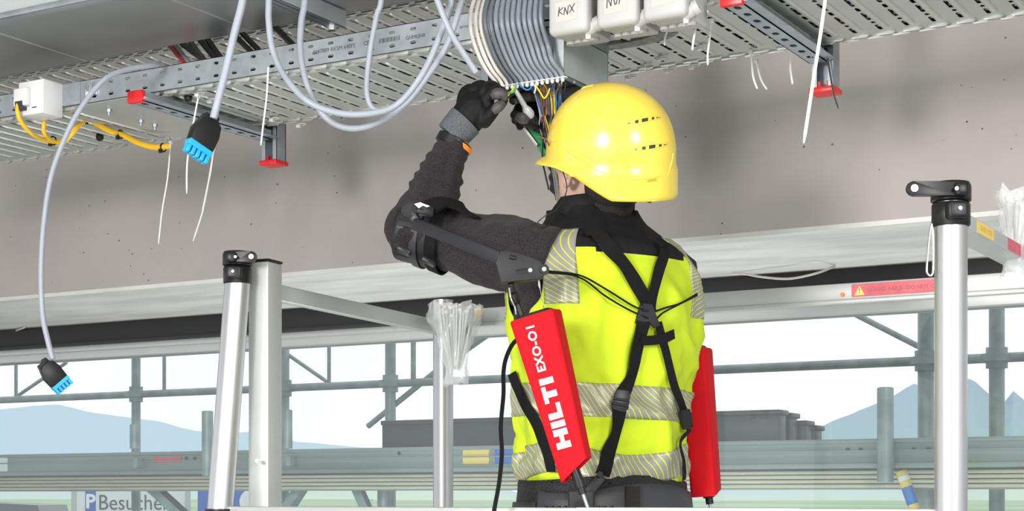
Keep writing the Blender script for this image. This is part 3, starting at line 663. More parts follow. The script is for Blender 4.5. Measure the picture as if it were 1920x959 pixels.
tie([(372, 175), (360, 240), (351, 300), (350, 358)], 4.02, 'white cable tie passing behind first plug, left')
tie([(503, 126), (500, 180), (494, 230), (489, 273)], 3.80, 'white cable tie hanging from the rail above the left red cap', head=False)
tie([(1549, -20), (1538, 60), (1524, 150), (1507, 262)], 3.195, 'longest white cable tie, right, passing in front of red cap', wd=.0078)
tie([(1549, 88), (1556, 130), (1563, 170), (1572, 198)], 3.59, 'black cable tie beside the right red cap', blackp)
tie([(1408, 92), (1411, 130), (1414, 145), (1420, 161)], 3.62, 'white cable tie, left one of the close pair right of helmet')
tie([(1418, 108), (1424, 135), (1430, 150), (1438, 162)], 3.66, 'white cable tie, right one of the close pair right of helmet')
tie([(1482, 104), (1482, 130), (1484, 145), (1486, 158)], 3.62, 'short white cable tie left of the slotted bracket arm', head=False)
tie([(1258, 30), (1250, 55), (1247, 65), (1246, 79)], 3.37, 'short white cable tie under the third junction box')
tie([(1312, 10), (1304, 50), (1300, 70), (1298, 88)], 3.30, 'white cable tie hanging right of the third junction box')
tie([(1335, 32), (1330, 70), (1327, 95), (1327, 116)], 3.38, 'white cable tie left of the red capped bracket end')
tie([(165, 168), (165, 180)], 4.2, 'tiny white cable tie by the yellow cable', wd=.003, head=False)
for i, (px, py) in enumerate(((1177, 146), (1250, 133), (1296, 126), (1236, 110), (1206, 125), (1312, 90), (393, 190), (370, 178), (447, 245), (465, 238), (510, 225), (560, 236))):
    q = WZ(px, py, TZ-.008); b = B(); box(b, q-Vector((.006, .005, .005)), q+Vector((.006, .005, .005)), .001)
    tube(b, [q+Vector((math.cos(a)*.013+.01, math.sin(a)*.008, .003)) for a in [2*math.pi*k/10 for k in range(11)]], .0016, 5)
    tag(obj('cable_tie', b, tiem), 'trimmed white tie knot under the tray, '+('just above the helmet', 'third right of helmet', 'fourth right of helmet', 'on a rib right of steel housing', 'second right of helmet', 'below the hanging tie right of the boxes', 'above the first plug, right', 'above the first plug, left', 'far left of the left hanger', 'left of the left hanger', 'at the left hanger', 'right of the left hanger')[i], 'cable tie', 'trimmed tie knots on the tray')
# ---------------------------------------------------------------- white network box with yellow leads
bx1 = WY(81, 180, 2.95).x; bx0 = bx1-.088; z0 = WY(70, 213, 2.95).z; z1 = WY(81, 147, 2.95).z
nb = thing('network_box', 'white network outlet box on the tray rail, far left', 'outlet box', ((bx0+bx1)/2, 2.98, z0))
b = B(); box(b, (bx0, 2.95, z0), (bx1, 3.0175, z1), .003); obj('housing', b, whitep, nb)
b = B(); box(b, (bx0-.004, 2.935, z0+.022), (bx0+.045, 2.953, z1-.018), .005, 2); obj('outlet_hood', b, whitep, nb)
b = B(); box(b, (bx0+.006, 2.932, z0+.012), (bx0+.030, 2.951, z0+.034), .001); obj('jack', b, girderm, nb)
b = B(); box(b, (bx0+.05, 2.948, z0+.016), (bx0+.065, 2.9505, z0+.018)); obj('slot', b, girderm, nb)
def cable(pts, d, r, m, label, cat='cable', group=None, name='cable', n=10, sides=12):
    dd = d if isinstance(d, (list, tuple)) else [d]*len(pts)
    b = B(); tube(b, cr([W(x, y, q) for (x, y), q in zip(pts, dd)], n), r, sides); o = obj(name, b, m)
    return tag(o, label, cat, group)
y1 = cable([(48, 190), (34, 196), (36, 222), (58, 250), (88, 264), (115, 264), (140, 240), (163, 224)], [4.16, 4.13, 4.13, 4.17, 4.25, 4.3, 4.3, 4.32], .0055, yelc, 'yellow network lead looping out of the white outlet box front', 'cable')
y2 = cable([(86, 210), (82, 235), (84, 252), (98, 264), (118, 268), (135, 252), (150, 234), (166, 226)], [4.2, 4.21, 4.22, 4.27, 4.31, 4.3, 4.31, 4.33], .0055, yelc, 'yellow network lead dropping from under the white outlet box', 'cable')
y3 = cable([(166, 223), (185, 234), (205, 245), (232, 254), (260, 268), (290, 276), (318, 274)], [4.33, 4.35, 4.37, 4.4, 4.43, 4.45, 4.46], .0082, yelc, 'yellow network leads tied together under the tray', 'cable')
for i, (px, py, d) in enumerate(((100, 264, 4.28), (167, 223, 4.33), (226, 252, 4.39), (306, 277, 4.455))):
    q = W(px, py, d); b = B(); tube(b, [q+Vector((math.sin(a)*.0, math.cos(a)*.011, math.sin(a)*.011)) for a in [2*math.pi*k/12 for k in range(13)]], (.0022), 6); box(b, q+Vector((-.005, -.014, -.016)), q+Vector((.003, -.006, -.006)))
    tag(obj('cable_tie', b, blackp), 'black cable tie around the yellow leads, '+('first from the left', 'second from left', 'third from left', 'fourth, at the tray edge')[i], 'cable tie', 'black ties on the yellow leads')
q = WZ(187, 257, TZ-.008); b = B(); ell(b, q, (.012, .010, .012)); tag(obj('cap_nut', b, blackp), 'round black cap under the tray, left', 'cap')
q = WZ(353, 183, TZ-.004); b = B(); ell(b, q, (.011, .010, .012)); tag(obj('cap_nut', b, blackp), 'round black cap under the tray above first plug', 'cap')
# ---------------------------------------------------------------- grey installation cables
G = 'grey cables hanging from above'
def cable3(P, r, m, label, group=None): b = B(); tube(b, cr(P, 10), r, 12); return tag(obj('cable', b, m), label, 'cable', group)
cable3([W(300, 118, 3.98), W(285, 123, 3.93), W(240, 130, 3.88), W(195, 150, 3.84), W(150, 205, 3.82), W(118, 268, 3.82), W(95, 335, 3.82), W(82, 420, 3.82), W(77, 510, 3.82), W(80, 590, 3.82), W(90, 640, 3.82), W(99, 674, 3.82)], .0064, cabm, 'grey cable arching over the rail, hanging to a blue plug far left', G)
up = lambda px, d: [W(px, -330, d), W(px, -150, d)]
cable3([W(480, -965, 3.2), W(478, -500, 3.2), W(472, -200, 3.2), W(464, -70, 3.2), W(455, 0, 3.2), W(440, 60, 3.2), W(425, 125, 3.2), W(411, 180, 3.2), W(400, 222, 3.2)], .0078, cabm, 'grey cable hanging straight down to the first blue plug', G)
def hang(pts, d, r, label):
    a = W(*pts[0], d); return cable3([Vector((a.x, a.y, 3.6)), Vector((a.x, a.y, a.z+.25))]+[W(x, y, d) for x, y in pts], r, cabm, label, G)
def loop(pts, ds, r, label, m=None):
    P = [W(x, y, q) for (x, y), q in zip(pts, ds)]; a, c = P[0], P[-1]
    return cable3([Vector((a.x, a.y, 3.6)), Vector((a.x, a.y, a.z+.25))]+P+[Vector((c.x, c.y, c.z+.25)), Vector((c.x, c.y, 3.6))], r, m or cabm, label, G)
loop([(504, -20), (504, 40), (512, 95), (535, 145), (580, 192), (640, 213), (700, 212), (745, 196), (785, 150), (815, 92), (840, 20), (846, -20)], [3.36]*4+[3.34]*4+[3.32]*4, .0068, 'grey cable forming outer left loop above the worker hands')
loop([(572, -20), (565, 40), (563, 95), (573, 150), (592, 195), (620, 228), (660, 241), (705, 231), (755, 200), (800, 145), (840, 80), (866, 0), (870, -20)], [3.40]*8+[3.38]*5, .0068, 'grey cable forming the lowest loop above the worker hands')
loop([(716, -20), (706, 30), (695, 90), (688, 150), (690, 185), (702, 205), (730, 208), (765, 185), (800, 125), (832, 50), (850, -20)], [3.44]*8+[3.42]*3, .0060, 'grey cable of the narrow loop, dropping between the wide ones')
cable3([W(785, -920, 3.28), W(785, -450, 3.28), W(792, -160, 3.28), W(806, -45, 3.28), W(822, 5, 3.28), W(845, 60, 3.28), W(868, 98, 3.29), W(893, 136, 3.30)], .0066, cabm, 'grey cable with a free cut end pointing at the coil', G)
# blue pluggable connectors
def plug(px, py, d, s, rot, turn, label):
    """black cable housing with a row of blue prongs; local x = along prong row, y = cable axis, z = thickness"""
    c = W(px, py, d); M = Matrix.Translation(c) @ Matrix.Rotation(YAW+turn, 4, 'Z') @ Matrix.Rotation(math.pi/2, 4, 'X') @ Matrix.Rotation(rot, 4, 'Z') @ Matrix.Scale(s, 4)
    t = thing('plug_connector', label, 'connector', c, 'blue and black plug connectors')
    b = B(); prism(b, [(-.028, -.022), (.028, -.022), (.030, .012), (.025, .036), (.014, .042), (-.012, .042), (-.022, .034), (-.030, .008)], -.012, .012, M, .002); obj('housing', b, blackp, t)
    b = B(); prism(b, [(-.02, .036), (.018, .040), (.016, .054), (.004, .056), (.002, .048), (-.008, .048), (-.016, .050)], -.013, .006, M, .001); obj('strain_relief', b, blackp, t)
    b = B(); box(b, (-.008, .030, .0065), (.002, .034, .0085), 0, 1, M); obj('screw', b, chrome, t)
    b = B(); box(b, (-.029, -.033, -.011), (.029, -.021, .011), .001, 1, M); body = obj('contact_block', b, bluep, t)
    for i in range(5):
        x = -.0235+i*.0118; b = B(); box(b, (x-.0042, -.050, -.009), (x+.0042, -.032, .009), .0015, 1, M); obj('prong', b, bluep, body)
    return t
plug(381, 257, 3.2, .95, math.radians(-24), .75, 'blue and black plug under the tray above the left guardrail')
plug(101, 705, 3.82, .82, math.radians(42), .55, 'blue and black plug dangling low in front of far left window')
# ---------------------------------------------------------------- cable coil, housing, junction boxes
gx0, gx1, gy0, gy1, gz0, gz1 = -1.815, -1.612, 2.985, 3.19, 2.482, 2.575
hs = thing('steel_housing', 'galvanised sheet steel box under the tray above the helmet', 'metal box', ((gx0+gx1)/2, (gy0+gy1)/2, gz0))
b = B(); box(b, (gx1-.0015, gy0, gz0), (gx1, gy1, gz1)); obj('side_panel', b, housm, hs)
b = B(); box(b, (gx0, gy0, gz0-.008), (gx0+.018, gy0+.0015, gz1)); box(b, (gx0, gy0, gz0), (gx0+.0015, gy1, gz1)); obj('side_panel', b, galv, hs)
b = B(); box(b, (gx0+.018, gy0+.012, gz0+.022), (gx1-.022, gy0+.0135, gz1)); box(b, (gx1-.024, gy0, gz0+.0), (gx1, gy0+.0015, gz1)); obj('front_panel', b, housm, hs)
b = B(); box(b, (gx0, gy1-.0015, gz0), (gx1, gy1, gz1)); obj('back_panel', b, galv, hs)
b = B(); box(b, (gx0, gy0, gz1-.0015), (gx1, gy1, gz1)); box(b, (gx1-.03, gy0, gz1), (gx1+.002, gy1, TZ-.006)); obj('top_panel', b, galv, hs)
b = B(); box(b, (gx1-.016, gy0, gz0), (gx1, gy1, gz0+.0015)); obj('bottom_flange', b, housm, hs)
b = B(); cyl(b, (gx1-.008, gy0+.06, gz0-.003), (gx1-.008, gy0+.06, gz0), .005, n=10); obj('screw', b, galv, hs)
b = B(); box(b, (gx0+.002, gy0+.09, gz0+.03), (gx1-.016, gy1-.004, gz0+.09)); obj('terminal_block', b, blackp, hs)
NC = 14
for i in range(NC):
    t = i/(NC-1); x = -1.795+t*.158; r = .0054 if i > 2 else .0046
    bulge = 2.905+.028*t+(.006 if i < 3 else 0); m_ = cabw if i < 3 else (cabd if i in (3, 4) else cabc)
    jit = random.uniform(-.003, .003); e = .003*math.sin(i*2.1)
    P = [(x-.02, 3.14, 2.70), (x-.01, 3.075, 2.735), (x-.004, 3.01, 2.722+jit), (x-.004, 2.955, 2.682), (x-.003, bulge+.008, 2.63), (x, bulge+e*.4, 2.585), (x+.004, bulge+.022, 2.54), (x+.012, 2.958, 2.508), (x+.022, 2.975, 2.488), (x+.026, 2.982, 2.474)]
    b = B(); tube(b, cr(P, 7), r, 10)
    tag(obj('cable', b, m_), ('cream' if i < 3 else 'dark grey' if i in (3, 4) else 'grey')+' cable in the fan over the rail, '+('leftmost', 'second from left', 'third from left', 'fourth from left', 'fifth from left', 'sixth from left', 'seventh from left', 'middle, eighth from left', 'sixth from right', 'fifth from right', 'fourth from right', 'third from right', 'second from right', 'rightmost')[i], 'cable', 'cables fanned over the rail')
    q = Vector((x+.027, 2.976, 2.470)); b = B(); ell(b, q, (.0042, .005, .0048), None, 10, 8); tube(b, [q+Vector((math.cos(a)*.0068, .006+math.sin(a)*.0068, .006)) for a in [2*math.pi*k/10 for k in range(11)]], .0016, 5)
    tag(obj('cable_tie', b, tiem), 'small white cable tie at the end of fanned cable, '+ORD[i]+' from the left', 'cable tie', 'white ties along the ends of the fanned cables')
# coloured cores
cols = ['grey', 'black', 'blue', 'brown', 'yellow', 'slate', 'blue', 'yellow', 'grey', 'black', 'brown', 'yellow', 'blue', 'slate', 'grey', 'yellow', 'blue', 'brown', 'black', 'yellow', 'blue', 'slate', 'white', 'black']
for i, c_ in enumerate(cols):
    t = i/(len(cols)-1); x = -1.70+t*.085; yy = 2.985+random.uniform(0, .03)
    ex, ey = 1012+t*38+random.uniform(-6, 6), 240; s = random.uniform(-4, 4)
    P = [Vector((x, yy, 2.468)), W(1003+t*52+s, 178, 3.475+random.uniform(-.02, .04)), W(1012+t*40+s, 215, 3.47), W(ex, ey, 3.47+random.uniform(-.03, .05)), W(1030+t*20, 290, 3.54), W(1042+t*14, 360, 3.60), W(1044-t*10+s, 405, 3.62), W(1038+s, 440, 3.62)]
    if i % 4 == 1: P = P[:5]
    b = B(); tube(b, cr(P, 6), .0016, 6)
    tag(obj('wire', b, wirec[c_]), 'thin '+c_+' wire hanging behind helmet brim, '+ORD[i]+' across the bundle', 'wire', 'loose wires behind the helmet brim')
def wire(pts, d, c_, label, r=.0016): return cable(pts, d, r, wirec[c_], label, 'wire', None, 'wire', 6, 6)
wire([(1022, 200), (1019, 240), (1018, 270), (1017, 300), (1022, 325), (1029, 356)], [3.47, 3.46, 3.45, 3.44, 3.43, 3.42], 'black', 'black wire end hanging free left of the face', .0018)
wire([(1012, 150), (1015, 190), (1024, 240), (1031, 275), (1024, 262), (1009, 256)], [3.48, 3.45, 3.42, 3.40, 3.36, 3.34], 'brown', 'brown wire end bent out in front of the helmet brim')
wire([(1003, 158), (1012, 172), (1020, 184), (1026, 178), (1031, 166)], 3.42, 'yellow', 'yellow wire bent into a vee beside the right glove')
wire([(972, 156), (985, 168), (995, 166), (994, 158)], 3.42, 'blue', 'blue wire curl under the fanned cables')
wire([(968, 158), (962, 168), (955, 176), (946, 186), (936, 199), (930, 204)], 3.41, 'yellow', 'yellow wire pinched in the left glove fingers', .002)
wire([(968, 158), (964, 172), (950, 174), (943, 178)], 3.40, 'green', 'green wire pinched beside the yellow one', .002)
wire([(1000, 155), (1004, 165), (1002, 175)], 3.42, 'white', 'short white wire end under the fanned cables')
# junction boxes
def junction(pxa, pxb, label, word, kx):
    Y = 2.90; x0 = WY(pxa, 40, Y).x; x1 = WY(pxb, 40, Y).x; z0 = 2.541; z1 = z0+.112
    t = thing('junction_box', label, 'junction box', ((x0+x1)/2, 2.96, z0), 'junction boxes on the rail')
    b = B(); box(b, (x0, Y, z0), (x1, Y+.045, z1), .012, 4); obj('lid', b, boxm, t)
    b = B(); box(b, (x0+.004, Y+.046, z0+.004), (x1-.004, TY0-.001, z1-.004), .006, 3); obj('base', b, boxm, t)
    b = B(); M = Matrix.Translation((x1-.004, Y+.03, z0+.014)) @ Matrix.Rotation(math.radians(-28), 4, 'Y'); cyl(b, M @ Vector((-.012, 0, 0)), M @ Vector((.010, 0, -.002)), .0135, n=20); cyl(b, M @ Vector((.010, 0, -.002)), M @ Vector((.022, 0, -.003)), .0155, .0150, n=20); g = obj('gland', b, boxm, t)
    for k in range(4):
        b = B(); xx = x0+.018+k*(x1-x0-.036)/3; cyl(b, (xx, Y+.07, z0-.004), (xx, Y+.07, z0+.006), .010, n=16); obj('knockout', b, boxm, t)
    b = B(); cyl(b, (x1-.012, Y+.03, z0-.010), (x1-.012, Y+.03, z0+.004), .006, n=10); obj('lid_screw', b, whitep, t)
    M = Matrix(((1, 0, 0, (x0+x1)/2), (0, 0, -1, Y-.0003), (0, 1, 0, z0+.042), (0, 0, 0, 1)))
    b = B(); box(b, (-.026, -.017, -.0002), (.024, .024, .0002), 0, 1, M @ Matrix.Rotation(.05, 4, 'Z')); obj('tape_label', b, tapem, t)
    b = B(); M2 = M @ Matrix.Translation((kx, .0035, .0004))
    for st in word: stroke(b, st, .0017, M2)
    if word: obj('handwriting', b, inkm, t)
    return t
H = .0085
KNX = [[(-.018, -H), (-.016, H)], [(-.008, H-.001), (-.017, .0005), (-.009, -H+.003)], [(-.005, -H+.001), (-.003, H-.002), (.003, -H+.001), (.005, H)], [(.008, H+.002), (.017, -.004)], [(.008, -.005), (.019, H+.003)]]
NOT = [[(-.017, -H), (-.016, H+.004), (-.008, -H+.003), (-.006, H+.004)], [(-.001, .004), (.001, -.004), (.004, -.003), (.006, .005), (.004, .011), (0, .010), (-.001, .004)], [(.010, -.004), (.013, .012)], [(.007, .011), (.019, .014)]]
junction(1026, 1100, 'pale grey junction box marked KNX, leftmost of three', KNX, -.001)
junction(1116, 1193, 'pale grey junction box marked NOT, middle of three', NOT, -.002)
junction(1203, 1285, 'pale grey junction box without writing, rightmost of three', [], 0)
# ---------------------------------------------------------------- clear bags of cable ties
def tiebag(c, h, r, n, label, seed, tilt):
    rnd = random.Random(seed); t = thing('cable_tie_bag', label, 'bag', c)
    ax = Vector(tilt).normalized()
    u = ax.orthogonal().normalized(); v = ax.cross(u)
    for i in range(n):
        a = rnd.uniform(0, 2*math.pi); q = math.sqrt(rnd.random())
        bp = c+ax*(-h*.42+rnd.uniform(0, .03))+(u*math.cos(a)+v*math.sin(a))*q*r*.30
        tp = c+ax*(h*.42+rnd.uniform(-.02, .012))+(u*math.cos(a)+v*math.sin(a))*q*r*.95
        mid = bp.lerp(tp, .55)+(u*math.cos(a)+v*math.sin(a))*q*r*.08
        b = B(); tube(b, cr([bp, mid, tp], 4), [(.0011, .0028)]*9, 5, flat=(rnd.uniform(-1, 1), rnd.uniform(-1, 1), .2)); box(b, tp-Vector((.004, .004, .004)), tp+Vector((.004, .004, .004)), .001)
        obj('loose_tie', b, tiem, t)
    b = B(); N = 28; K = 14; rows = []
    for k in range(K+1):
        s = k/K; p = c+ax*(-h*.62+h*1.12*s); rr = r*(.42+.75*s if s > .25 else .62-.1*s*4) 
        row = []
        for j in range(N):
            a = 2*math.pi*j/N; nn = noise.noise(Vector((math.cos(a)*2.2, math.sin(a)*2.2, s*4+seed)))*.45*r*(.5+s)
            zz = noise.noise(Vector((math.cos(a)*3, math.sin(a)*3, seed+7)))*.02*(s > .9 or s < .1)
            row.append(b.verts.new(p+(u*math.cos(a)+v*math.sin(a))*(rr+nn)+ax*zz))
        rows.append(row)
    for r0, r1 in zip(rows, rows[1:]):
        for j in range(N): b.faces.new((r0[j], r0[(j+1) % N], r1[(j+1) % N], r1[j]))
    obj('film', b, filmm, t, 80); return t
tiebag(W(855, 638, 4.33), .19, .056, 110, 'clear bag of white cable ties on the rear guardrail corner', 3, (.02, 0, 1))
tiebag(W(1914, 432, 3.22), .15, .045, 40, 'clear bag of cream cable ties on the right guardrail', 11, (.12, 0, 1))
# ---------------------------------------------------------------- the worker
LAT0, D0, TH = (1130-960)/F_PX*3.42, 3.42, math.radians(35)
ST, CT = math.sin(TH), math.cos(TH)
def PL(l, f, z): return L2W(LAT0-CT*l-ST*f, D0-ST*l+CT*f, z)
def PLv(l, f, z): return PL(l, f, z)-PL(0, 0, 0)
#  z, half width, half depth, forward shift, sideways shift
SEC = [(-.16, .178, .140, 0, 0), (-.06, .166, .130, 0, 0), (.02, .156, .122, 0, 0), (.10, .158, .124, 0, 0), (.20, .166, .130, .0, 0), (.33, .184, .142, .0, 0), (.42, .199, .146, 0, 0), (.48, .194, .134, .005, 0), (.52, .172, .115, .012, 0), (.55, .132, .096, .022, 0), (.575, .095, .082, .032, -.0), (.60, .074, .074, .040, 0), (.63, .066, .068, .048, 0)]
def sec(z):
    if z <= SEC[0][0]: return SEC[0][1:]
    for p, q in zip(SEC, SEC[1:]):
        if p[0] <= z <= q[0]:
            t = (z-p[0])/(q[0]-p[0]); return tuple(p[k]+(q[k]-p[k])*t for k in range(1, 5))
    return SEC[-1][1:]
def secs(z):
    a = [sec(z+d) for d in (-.02, -.01, 0, .01, .02)]; return tuple(sum(x[k] for x in a)/5 for k in range(4))
def TS(phi, z, off=0, wr=0.):
    """torso surface: phi 0 = front, +90 = left"""
    a, b, fs, ls = secs(z); c, s = math.cos(phi), math.sin(phi); e = 2/2.35
    x = (abs(s)**e)*(1 if s >= 0 else -1); y = (abs(c)**e)*(1 if c >= 0 else -1)
    if wr:
        n = noise.noise(Vector((s*2.2+3, c*2.2, z*5+1)))*.9+noise.noise(Vector((s*5, c*5+z*8, z*13)))*.45
        drape = 1.2*noise.noise(Vector((phi*1.1+z*6, z*3.5+phi*1.5, 4.2)))
        ridge_ = 1-abs(noise.noise(Vector((phi*1.6-z*5, z*7.5+phi*1.2, 9.1))))*3
        amp = .5+.6*max(0, min(1, (.42-z)/.3))
        r2 = 1-abs(noise.noise(Vector((phi*1.3+z*7, z*4-phi*2.2, 2.7))))*3.2; low = max(0, min(1, (.17-z)/.12))
        blouse = noise.noise(Vector((phi*1.4, z*17+phi*.8, 6.3)))+.6*max(0, 1-abs(noise.noise(Vector((phi*1.9+z*3, z*12-phi, 1.3))))*3)
        side = math.exp(-((phi-1.75)/.35)**2-((z-.31)/.07)**2)
        fade = max(0, min(1, (z-.015)/.06)); wr = wr*fade
        off = off+wr*(amp*(n*.7+drape*1.2)+.8*amp*max(0, ridge_)+.9*amp*max(0, r2)+1.2*low*blouse)+.026*side
    return PL((a+off)*x+ls, (b+off)*y+fs, z)
man = thing('person', 'person in a yellow safety vest and dark sleeves wiring cables overhead, seen from behind', 'person', PL(0, 0, PZ-CZ))
# limb joints
LS, LE, LW_ = PL(.178, .01, .488), W(775, 437, 3.40), W(866, 245, 3.43)
RS, RE, RW = PL(-.178, .015, .485), PL(-.165, .25, .585), W(1040, 236, 3.56)
hd_c = W(1121, 303, 3.41)
PH, PT = math.radians(52), math.radians(14)
def HL(f, l, u, c=None, pt=PT, roll=math.radians(-8), PH=math.radians(42)):
    """head frame -> world; face turned left and up"""
    c = hd_c if c is None else c
    fx, ux = f*math.cos(pt)-u*math.sin(pt), f*math.sin(pt)+u*math.cos(pt)
    l, ux = l*math.cos(roll)-ux*math.sin(roll), l*math.sin(roll)+ux*math.cos(roll)
    lat, d = -math.sin(PH)*fx-math.cos(PH)*l, math.cos(PH)*fx-math.sin(PH)*l
    return c+Vector((lat*CY-d*SY, d*CY+lat*SY, ux))
HM = Matrix([HL(1, 0, 0)-hd_c, HL(0, 1, 0)-hd_c, HL(0, 0, 1)-hd_c]).transposed()
def loft(bm, zs, off, n=40, wr=0.):
    rings = [[bm.verts.new(TS(2*math.pi*k/n, z, off, wr)) for k in range(n)] for z in zs]
    for a, b in zip(rings, rings[1:]):
        for k in range(n): bm.faces.new((a[k], a[(k+1) % n], b[(k+1) % n], b[k]))
    return rings
b = B(); r_ = loft(b, [-.16, -.1, -.04, .02, .1, .2, .3, .38, .44, .48, .51, .535, .555, .575, .6, .62], -.014); b.faces.new(r_[0][::-1]); b.faces.new(r_[-1])
def limb(bm, pts, rs, n=14): 
    tube(bm, cr(pts, 6), crv(rs, 6), n)
    for p, r in ((pts[0], rs[0]), (pts[-1], rs[-1])): ell(bm, p, (r, r, r), None, 14, 8)
for S_, E_, W_ in ((LS, LE, LW_), (RS, RE, RW)):
    limb(b, [S_, S_.lerp(E_, .45), E_], [.052, .044, .034]); limb(b, [E_, E_.lerp(W_, .35), W_], [.034, .033, .022])
    hdv = (W_-E_).normalized(); limb(b, [W_, W_+hdv*.05, W_+hdv*.085], [.022, .024, .018])
for s in (1, -1):
    hip, kn, an = PL(.095*s, 0, -.10), PL(.105*s, .03, -.53), PL(.115*s, -.02, PZ-CZ+.09)
    limb(b, [hip, hip.lerp(kn, .5), kn], [.088, .078, .056]); limb(b, [kn, kn.lerp(an, .35), an], [.055, .056, .036]); limb(b, [an, PL(.12*s, .08, PZ-CZ+.045), PL(.125*s, .15, PZ-CZ+.03)], [.036, .034, .024])
limb(b, [PL(0, .03, .56), HL(-.02, 0, -.09), HL(-.015, 0, -.03)], [.062, .058, .058])
# head: cranium, jaw, nose, brow, cheeks, lips, ears
for (f, l, u, a_, c_, e_) in ((-.012, 0, .035, .096, .076, .088), (.028, 0, -.035, .064, .060, .078), (.060, 0, -.082, .028, .030, .024), (.030, .034, -.066, .040, .022, .028), (.030, -.034, -.066, .040, .022, .028), (.074, .032, -.012, .018, .024, .020), (.074, -.032, -.012, .018, .024, .020), (.100, 0, -.020, .012, .012, .026), (.106, 0, -.034, .013, .013, .010), (.080, 0, .030, .018, .050, .010), (.084, 0, -.060, .012, .024, .007), (.084, 0, -.069, .010, .019, .007)):
    ell(b, HL(f, l, u), (a_, c_, e_), HM, 20, 14)
b = remesh(b, .0065, 4, .5); 
body = obj('body', b, skinm, man, 80)
def bit(name, prims, m, par, lb=None, sharp=60):
    b = B()
    for f, l, u, a_, c_, e_ in prims: ell(b, HL(f, l, u), (a_, c_, e_), HM, 18, 12)
    o = obj(name, b, m, par, sharp); 
    if lb: lab(o, lb)
    return o
for s in (1, -1):
    b = B()                                                   # ear: rim, bowl and lobe
    e0 = lambda f, u, o_=0: HL(.006+f*1.15, s*(.074+o_*1.2), -.014+u*1.15)
    rim = [e0(.012, .006, .004), e0(.010, .024, .010), e0(-.002, .034, .016), e0(-.018, .030, .020), e0(-.024, .012, .020), e0(-.018, -.010, .015), e0(-.006, -.026, .009), e0(.004, -.030, .004), e0(.008, -.016, .003)]
    tube(b, cr(rim, 5), crv([.004, .0045, .005, .0052, .005, .0048, .006, .006, .004], 5), 10)
    ell(b, e0(-.006, .004, .006), (.018, .006, .028), HM, 16, 10); obj('ear', b, skinm, man, 80)
    ey = bit('eye', [(.078, s*.031, .006, .0125, .0125, .0125)], whitet, man, 'eye white')
    bit('iris', [(.0880, s*.031, .006, .003, .0058, .0058)], hairm, ey); bit('eyebrow', [(.088, s*.031, .034, .008, .018, .004)], hairm, man)
# hair under the helmet, down to the nape
b = B(); ell(b, HL(-.02, 0, .035), (.097, .079, .088), HM, 30, 20); ell(b, HL(-.045, 0, -.040), (.064, .068, .066), HM, 24, 16); ell(b, HL(-.045, 0, -.085), (.046, .054, .045), HM, 24, 16)
for v in b.verts:
    q = HM.inverted() @ (v.co-hd_c)
    v.co += HM @ Vector((0, 0, 0))+Vector((1, 1, 1))*noise.noise(v.co*160)*.002
dl = [v for v in b.verts if (HM.inverted() @ (v.co-hd_c)).x > .048-.0 or ((HM.inverted() @ (v.co-hd_c)).z < -.02 and (HM.inverted() @ (v.co-hd_c)).x > -.022)]
bmesh.ops.delete(b, geom=dl, context='VERTS'); obj('hair', b, hairm, man, 80)
for s in (1, -1):                                             # sideburn
    b = B(); ell(b, HL(.014, s*.0655, .012), (.016, .008, .030), HM, 14, 10); obj('sideburn', b, hairm, man, 80)
bit('lips', [(.0905, 0, -.058, .008, .021, .0042), (.089, 0, -.0655, .008, .018, .0048)], mat('lips', (.45, .20, .17), .5), man)
# safety glasses
gl = B(); 
for s in (1, -1): tube(gl, [HL(.082, s*.058, .012), HL(.04, s*.074, .014), HL(-.01, s*.079, .012)], [.0028, .0028, .002], 8)
glo = obj('glasses_temples', gl, mat('red_dark_temple', (.09, .02, .025), .4), man); glo['kind'] = 'stuff'
gl = B(); rows = []
for u in (-.018, .0, .014, .026):
    rows.append([gl.verts.new(HL(.102-.00055*abs(a)*abs(a)/40, .068*math.sin(math.radians(a)), u+.004)) for a in range(-75, 76, 15)])
for r0, r1 in zip(rows, rows[1:]):
    for i in range(len(r0)-1): gl.faces.new((r0[i], r0[i+1], r1[i+1], r1[i]))
solid(gl, .002, HM @ Vector((1, 0, 0))); lab(obj('glasses_lens', gl, lensm, man), 'clear safety lens')
b = B(); ear = HL(.016, .083, -.014); ell(b, ear, (.010, .007, .010), HM, 14, 10); ep = obj('earplug', b, lineg, man); lab(ep, 'lime earplug')
b = B(); tube(b, cr([ear+HM @ Vector((0, .006, 0)), W(1063, 352, 3.30), W(1054, 378, 3.28), W(1042, 394, 3.27), W(1018, 408, 3.26), W(1007, 420, 3.26), W(1012, 427, 3.26), W(1026, 424, 3.27), W(1040, 408, 3.29), W(1052, 402, 3.33), W(1060, 408, 3.40)], 6), .0011, 6); obj('cord', b, blackp, ep)
